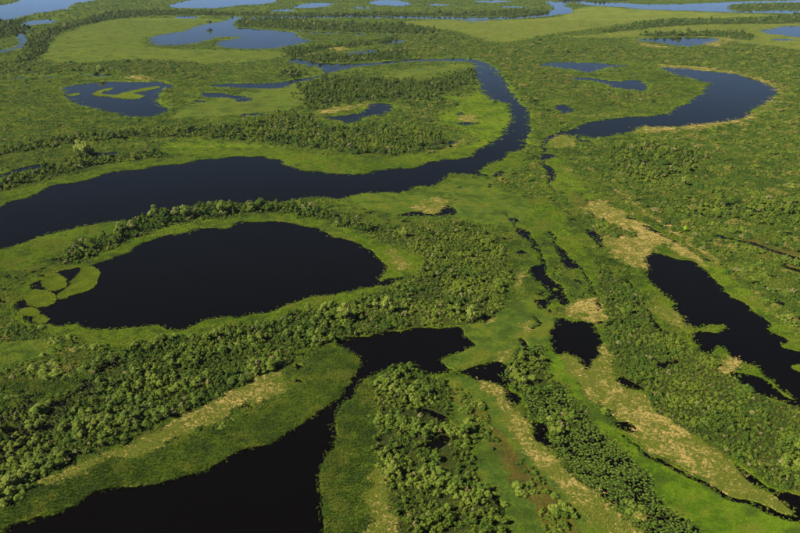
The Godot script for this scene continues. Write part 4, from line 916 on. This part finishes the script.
func cover() -> void:
	var b := {}
	for k in ["marsh", "floating", "straw", "leafy", "meadow"]:
		b[k] = PackedFloat32Array()
	# low plants
	for t in [[240.0, 450.0, 1.0], [450.0, 650.0, 1.2], [650.0, 1000.0, 1.9], [1000.0, 1600.0, 3.2], [1600.0, 3000.0, 6.5]]:
		var s: float = t[2]
		var f: float = t[0]
		while f < t[1]:
			var lim := half_width(f)
			var x := -lim
			while x < lim:
				var px := x + rng.randf() * s
				var pf := f + rng.randf() * s
				x += s
				probe(px + rng.randfn() * s * 1.5, pf + rng.randfn() * s * 1.5)
				if at_water > 0.6:
					continue
				var c := kind_here(px, pf)
				if c >= 20 and rng.randf() < 0.75:
					continue
				var h := lie(c, px, pf)
				if at_water > 0.02:
					h = lerpf(h, -1.3, smoothstep(0.2, 0.8, at_water))
				if c == 7:
					if fine.get_noise_2d(px * 1.7, pf * 1.7) > -0.06 - mottle.get_noise_2d(px, pf) * 0.5:
						put(b.leafy, px, maxf(0.0, h) + 0.1, pf, s * rng.randf_range(0.6, 1.15), rng.randf_range(0.6, 1.3), Color(0.034, 0.072, 0.010).lerp(Color(0.07, 0.112, 0.016), rng.randf()))
					continue
				if h < -0.12:
					continue
				var grit := rng.randfn()
				var col := tone(0 if c >= 20 else c, px, pf, grit)
				var w := s * rng.randf_range(0.7, 1.5)
				if c == 6 or c == 13:
					var dry := col.r > col.g
					put(b.straw if dry else b.marsh, px, h, pf, w, rng.randf_range(0.3, 1.0) if dry else rng.randf_range(0.4, 1.1), col)
				elif c == 4 or c == 10:
					put(b.floating, px, maxf(h, -0.05), pf, w, rng.randf_range(0.5, 1.9) * (1.5 if c == 10 else 1.0), col)
				elif c == 8 or c == 5 or c == 1 or c == 11 or c == 12:
					put(b.meadow, px, h, pf, w, rng.randf_range(0.3, 1.3), col)
				else:
					put(b.marsh, px, h, pf, w, rng.randf_range(0.5, 2.0), col)
			f += s
	stuff(many(b.marsh, tuft(11, 0.75, 1.0, 0.075, 0.4)), "marsh_grass", "uneven mid green marsh grass covering the plain", "grass")
	stuff(many(b.floating, tuft(13, 0.5, 1.0, 0.075, 0.3)), "floating_grass", "bright green floating grass fringing rivers and lakes", "grass")
	stuff(many(b.meadow, tuft(12, 0.6, 1.0, 0.07, 0.4)), "short_grass", "short smooth grass of wet swards and pale meadows", "grass")
	stuff(many(b.straw, tuft(10, 0.55, 1.0, 0.08, 0.75)), "dry_grass", "tan straw patches of flattened dry grass on old banks", "dry grass")
	stuff(many(b.leafy, rosette()), "water_plants", "dark leafy floating plants dotted over black water", "water plants")
	# trees and shrubs
	var talls := []
	var lows := []
	for i in 5:
		talls.append(crown(true, 5 + i, 46, 0.40))
		lows.append(crown(false, 4 + i, 40, 0.38))
	mats.talls = talls
	mats.lows = lows
	var trees := []
	var shrubs := []
	var stands := {}
	var loose := [PackedFloat32Array(), PackedFloat32Array(), PackedFloat32Array(), PackedFloat32Array(), PackedFloat32Array()]
	for t in [[240.0, 480.0, 2.5, 1.0], [480.0, 720.0, 2.9, 1.1], [720.0, 1300.0, 3.8, 1.3], [1300.0, 2300.0, 5.6, 1.7], [2300.0, 5200.0, 9.5, 2.3]]:
		var s: float = t[2]
		var f: float = t[0]
		while f < t[1]:
			var lim := half_width(f)
			var x := -lim
			while x < lim:
				var px := x + rng.randf() * s
				var pf := f + rng.randf() * s
				x += s
				probe(px, pf)
				if at_water > 0.25:
					continue
				var c := at_class
				if c < 20 and c != 2 and c != 0 and c != 5:
					continue
				var gap := mottle.get_noise_2d(px * 0.7 + 50.0, pf * 0.7)
				var big := patch.get_noise_2d(px * 1.6 + 400.0, pf * 1.6)
				var look: Array = STAND_LOOK.get(c, [0.35, 1.0, 0.40, 0.42])
				if c >= 20:
					if at_near > (0.75 if c != 37 else 0.3) or gap > (look[2] if pf < 1300.0 else 0.6):
						continue
				elif c == 2:
					if at_near > 0.2 or gap + big * 0.7 + rng.randf() * 0.6 < -0.02:
						continue
				else:
					if at_near > 0.12 or gap + big * 0.9 + rng.randf() * 0.5 < (0.25 if pf < 1000.0 else 0.14):
						continue
				var h := maxf(-0.05, lie(c, px, pf)) - 0.1
				var kind: int = rng.randi() % 5
				var hue := clampf((look[3] if c >= 20 else 0.28) + big * 0.9 + rng.randfn() * 0.26, 0.0, 1.0)
				var col := Color(0.028, 0.058, 0.007).lerp(Color(0.084, 0.118, 0.014), hue)
				if pf > 1300.0 and c >= 20:
					col = Color(0.030, 0.054, 0.008).lerp(col, 0.45)
				elif c == 2 and mottle.get_noise_2d(px * 0.4 - 300.0, pf * 0.4) > 0.3:
					col = Color(0.104, 0.106, 0.026)
				if rng.randf() < 0.04:
					col = Color(0.120, 0.118, 0.060)
				var tall: bool = c >= 20 and rng.randf() < look[0]
				var z: float = t[3] * rng.randf_range(0.62, 1.05) * (1.35 if rng.randf() < 0.08 else 1.0) * look[1]
				z *= 0.72 + 0.62 * clampf(0.5 + mottle.get_noise_2d(px * 0.45 + 700.0, pf * 0.45) * 1.6, 0.0, 1.0)
				var zy := z * rng.randf_range(0.75, 1.1)
				if c == 0:
					z *= rng.randf_range(0.28, 0.6) if rng.randf() < 0.9 else 0.95
					zy = z * 0.7
				elif c == 2:
					z *= rng.randf_range(0.45, 1.0) if rng.randf() < 0.87 else 1.4
					zy = z * 0.7
				if t[3] > 1.2:
					zy = z * (0.62 if c < 20 else rng.randf_range(0.5, 1.15))
				if pf < 640.0 and absf(px) < 0.5 * sqrt(pf * pf + EYE * EYE) and pf > 285.0:
					(trees if tall else shrubs).append([z / pf, px, h, pf, z, zy, hue, kind, c, col])
				elif c >= 20:
					var key := c * 10 + (5 if tall else 0) + kind
					if not stands.has(key):
						stands[key] = PackedFloat32Array()
					put(stands[key], px, h, pf, z, zy, col)
				else:
					put(loose[kind], px, h, pf, z, zy, col)
			f += s
	var trunks := [trunk(false), trunk(true)]
	mats.trunks = trunks
	var order := func(p, q): return p[0] > q[0]
	for tall in [true, false]:
		var list: Array = trees if tall else shrubs
		list.sort_custom(order)
		for i in list.size():
			var a: Array = list[i]
			if i < 300:
				single(a, tall)
			elif a[8] >= 20:
				var key: int = a[8] * 10 + (5 if tall else 0) + a[7]
				if not stands.has(key):
					stands[key] = PackedFloat32Array()
				put(stands[key], a[1], a[2], a[3], a[4], a[5], a[9])
			else:
				put(loose[a[7]], a[1], a[2], a[3], a[4], a[5], a[9])
	for s in STANDS.size():
		var root := Node3D.new()
		var n := 0
		for k in 10:
			var key := (20 + s) * 10 + k
			if stands.has(key):
				var o := many(stands[key], talls[k - 5] if k >= 5 else lows[k])
				o.name = "tree_crowns" if k >= 5 else "bushes"
				o.set_meta("kind", "stuff")
				root.add_child(o, true)
				n += 1
		if n:
			stuff(root, "thicket", STANDS[s], "thicket")
		else:
			root.free()
	var root := Node3D.new()
	for k in 5:
		var o := many(loose[k], lows[k])
		o.name = "bushes"
		o.set_meta("kind", "stuff")
		root.add_child(o, true)
	stuff(root, "scrub", "scattered low bushes dotted through the marsh grass", "scrub")
	print("trees ", trees.size(), " shrubs ", shrubs.size(), " grass ", b.marsh.size() / 16, " ", b.floating.size() / 16, " ", b.meadow.size() / 16, " ", b.straw.size() / 16, " ", b.leafy.size() / 16)


const TONE_WORDS := ["dark green", "fresh green", "yellowish green", "pale olive"]
const TONE_OF := [0, 4, 5, 1]


func single(a: Array, tall: bool) -> void:
	var t := clampi(int(a[6] * 4.0), 0, 3)
	var root := Node3D.new()
	root.name = numbered("tree" if tall else "shrub")
	root.position = Vector3(a[1], a[2], -a[3])
	root.rotation.y = rng.randf() * TAU
	root.scale = Vector3(a[4], a[5], a[4])
	var place: String = PLACES[a[8] - 20] if a[8] >= 20 else "scattered in open marsh grass" if a[8] == 0 else "growing in the shrub country"
	var beside := ""
	for d in [Vector2(6, 0), Vector2(-6, 0), Vector2(0, 6), Vector2(0, -6)]:
		probe(a[1] + d.x, a[3] + d.y)
		if at_water > 0.5:
			beside = ", overhanging black water"
		elif beside == "" and (at_class == 6 or at_class == 13):
			beside = ", next to straw"
		elif beside == "" and (at_class == 10 or at_class == 4):
			beside = ", at the reed edge"
		elif beside == "" and (at_class == 8 or at_class == 5):
			beside = ", at the open sward"
	var big: String = "large " if a[4] > 1.25 else "small " if a[4] < (0.95 if tall else 0.75) else ""
	var words: String = big + TONE_WORDS[t] + (" rounded tree " if tall else " low bush ") + place + beside
	root.set_meta("label", words)
	root.set_meta("category", "tree" if tall else "shrub")
	root.set_meta("group", words + ", alike")
	add_child(root)
	parts(root, tall, a[7], TONE_OF[t])


func parts(root: Node3D, tall: bool, kind: int, t: int) -> void:
	var o := MeshInstance3D.new()
	o.name = "trunk"
	o.mesh = mats.trunks[1 if tall else 0]
	root.add_child(o)
	o = MeshInstance3D.new()
	o.name = "crown"
	o.mesh = mats.talls[kind] if tall else mats.lows[kind]
	o.material_override = mats.tones[t]
	root.add_child(o)


func lone_trees() -> void:
	for a in LONE:
		var root := Node3D.new()
		root.name = numbered("tree")
		root.position = Vector3(a[0], 0.2, -a[1])
		var s: float = a[2] / 4.6
		root.scale = Vector3(s, s, s)
		root.rotation.y = rng.randf() * TAU
		root.set_meta("label", a[4])
		root.set_meta("category", "tree")
		add_child(root)
		parts(root, true, rng.randi() % 5, a[3])
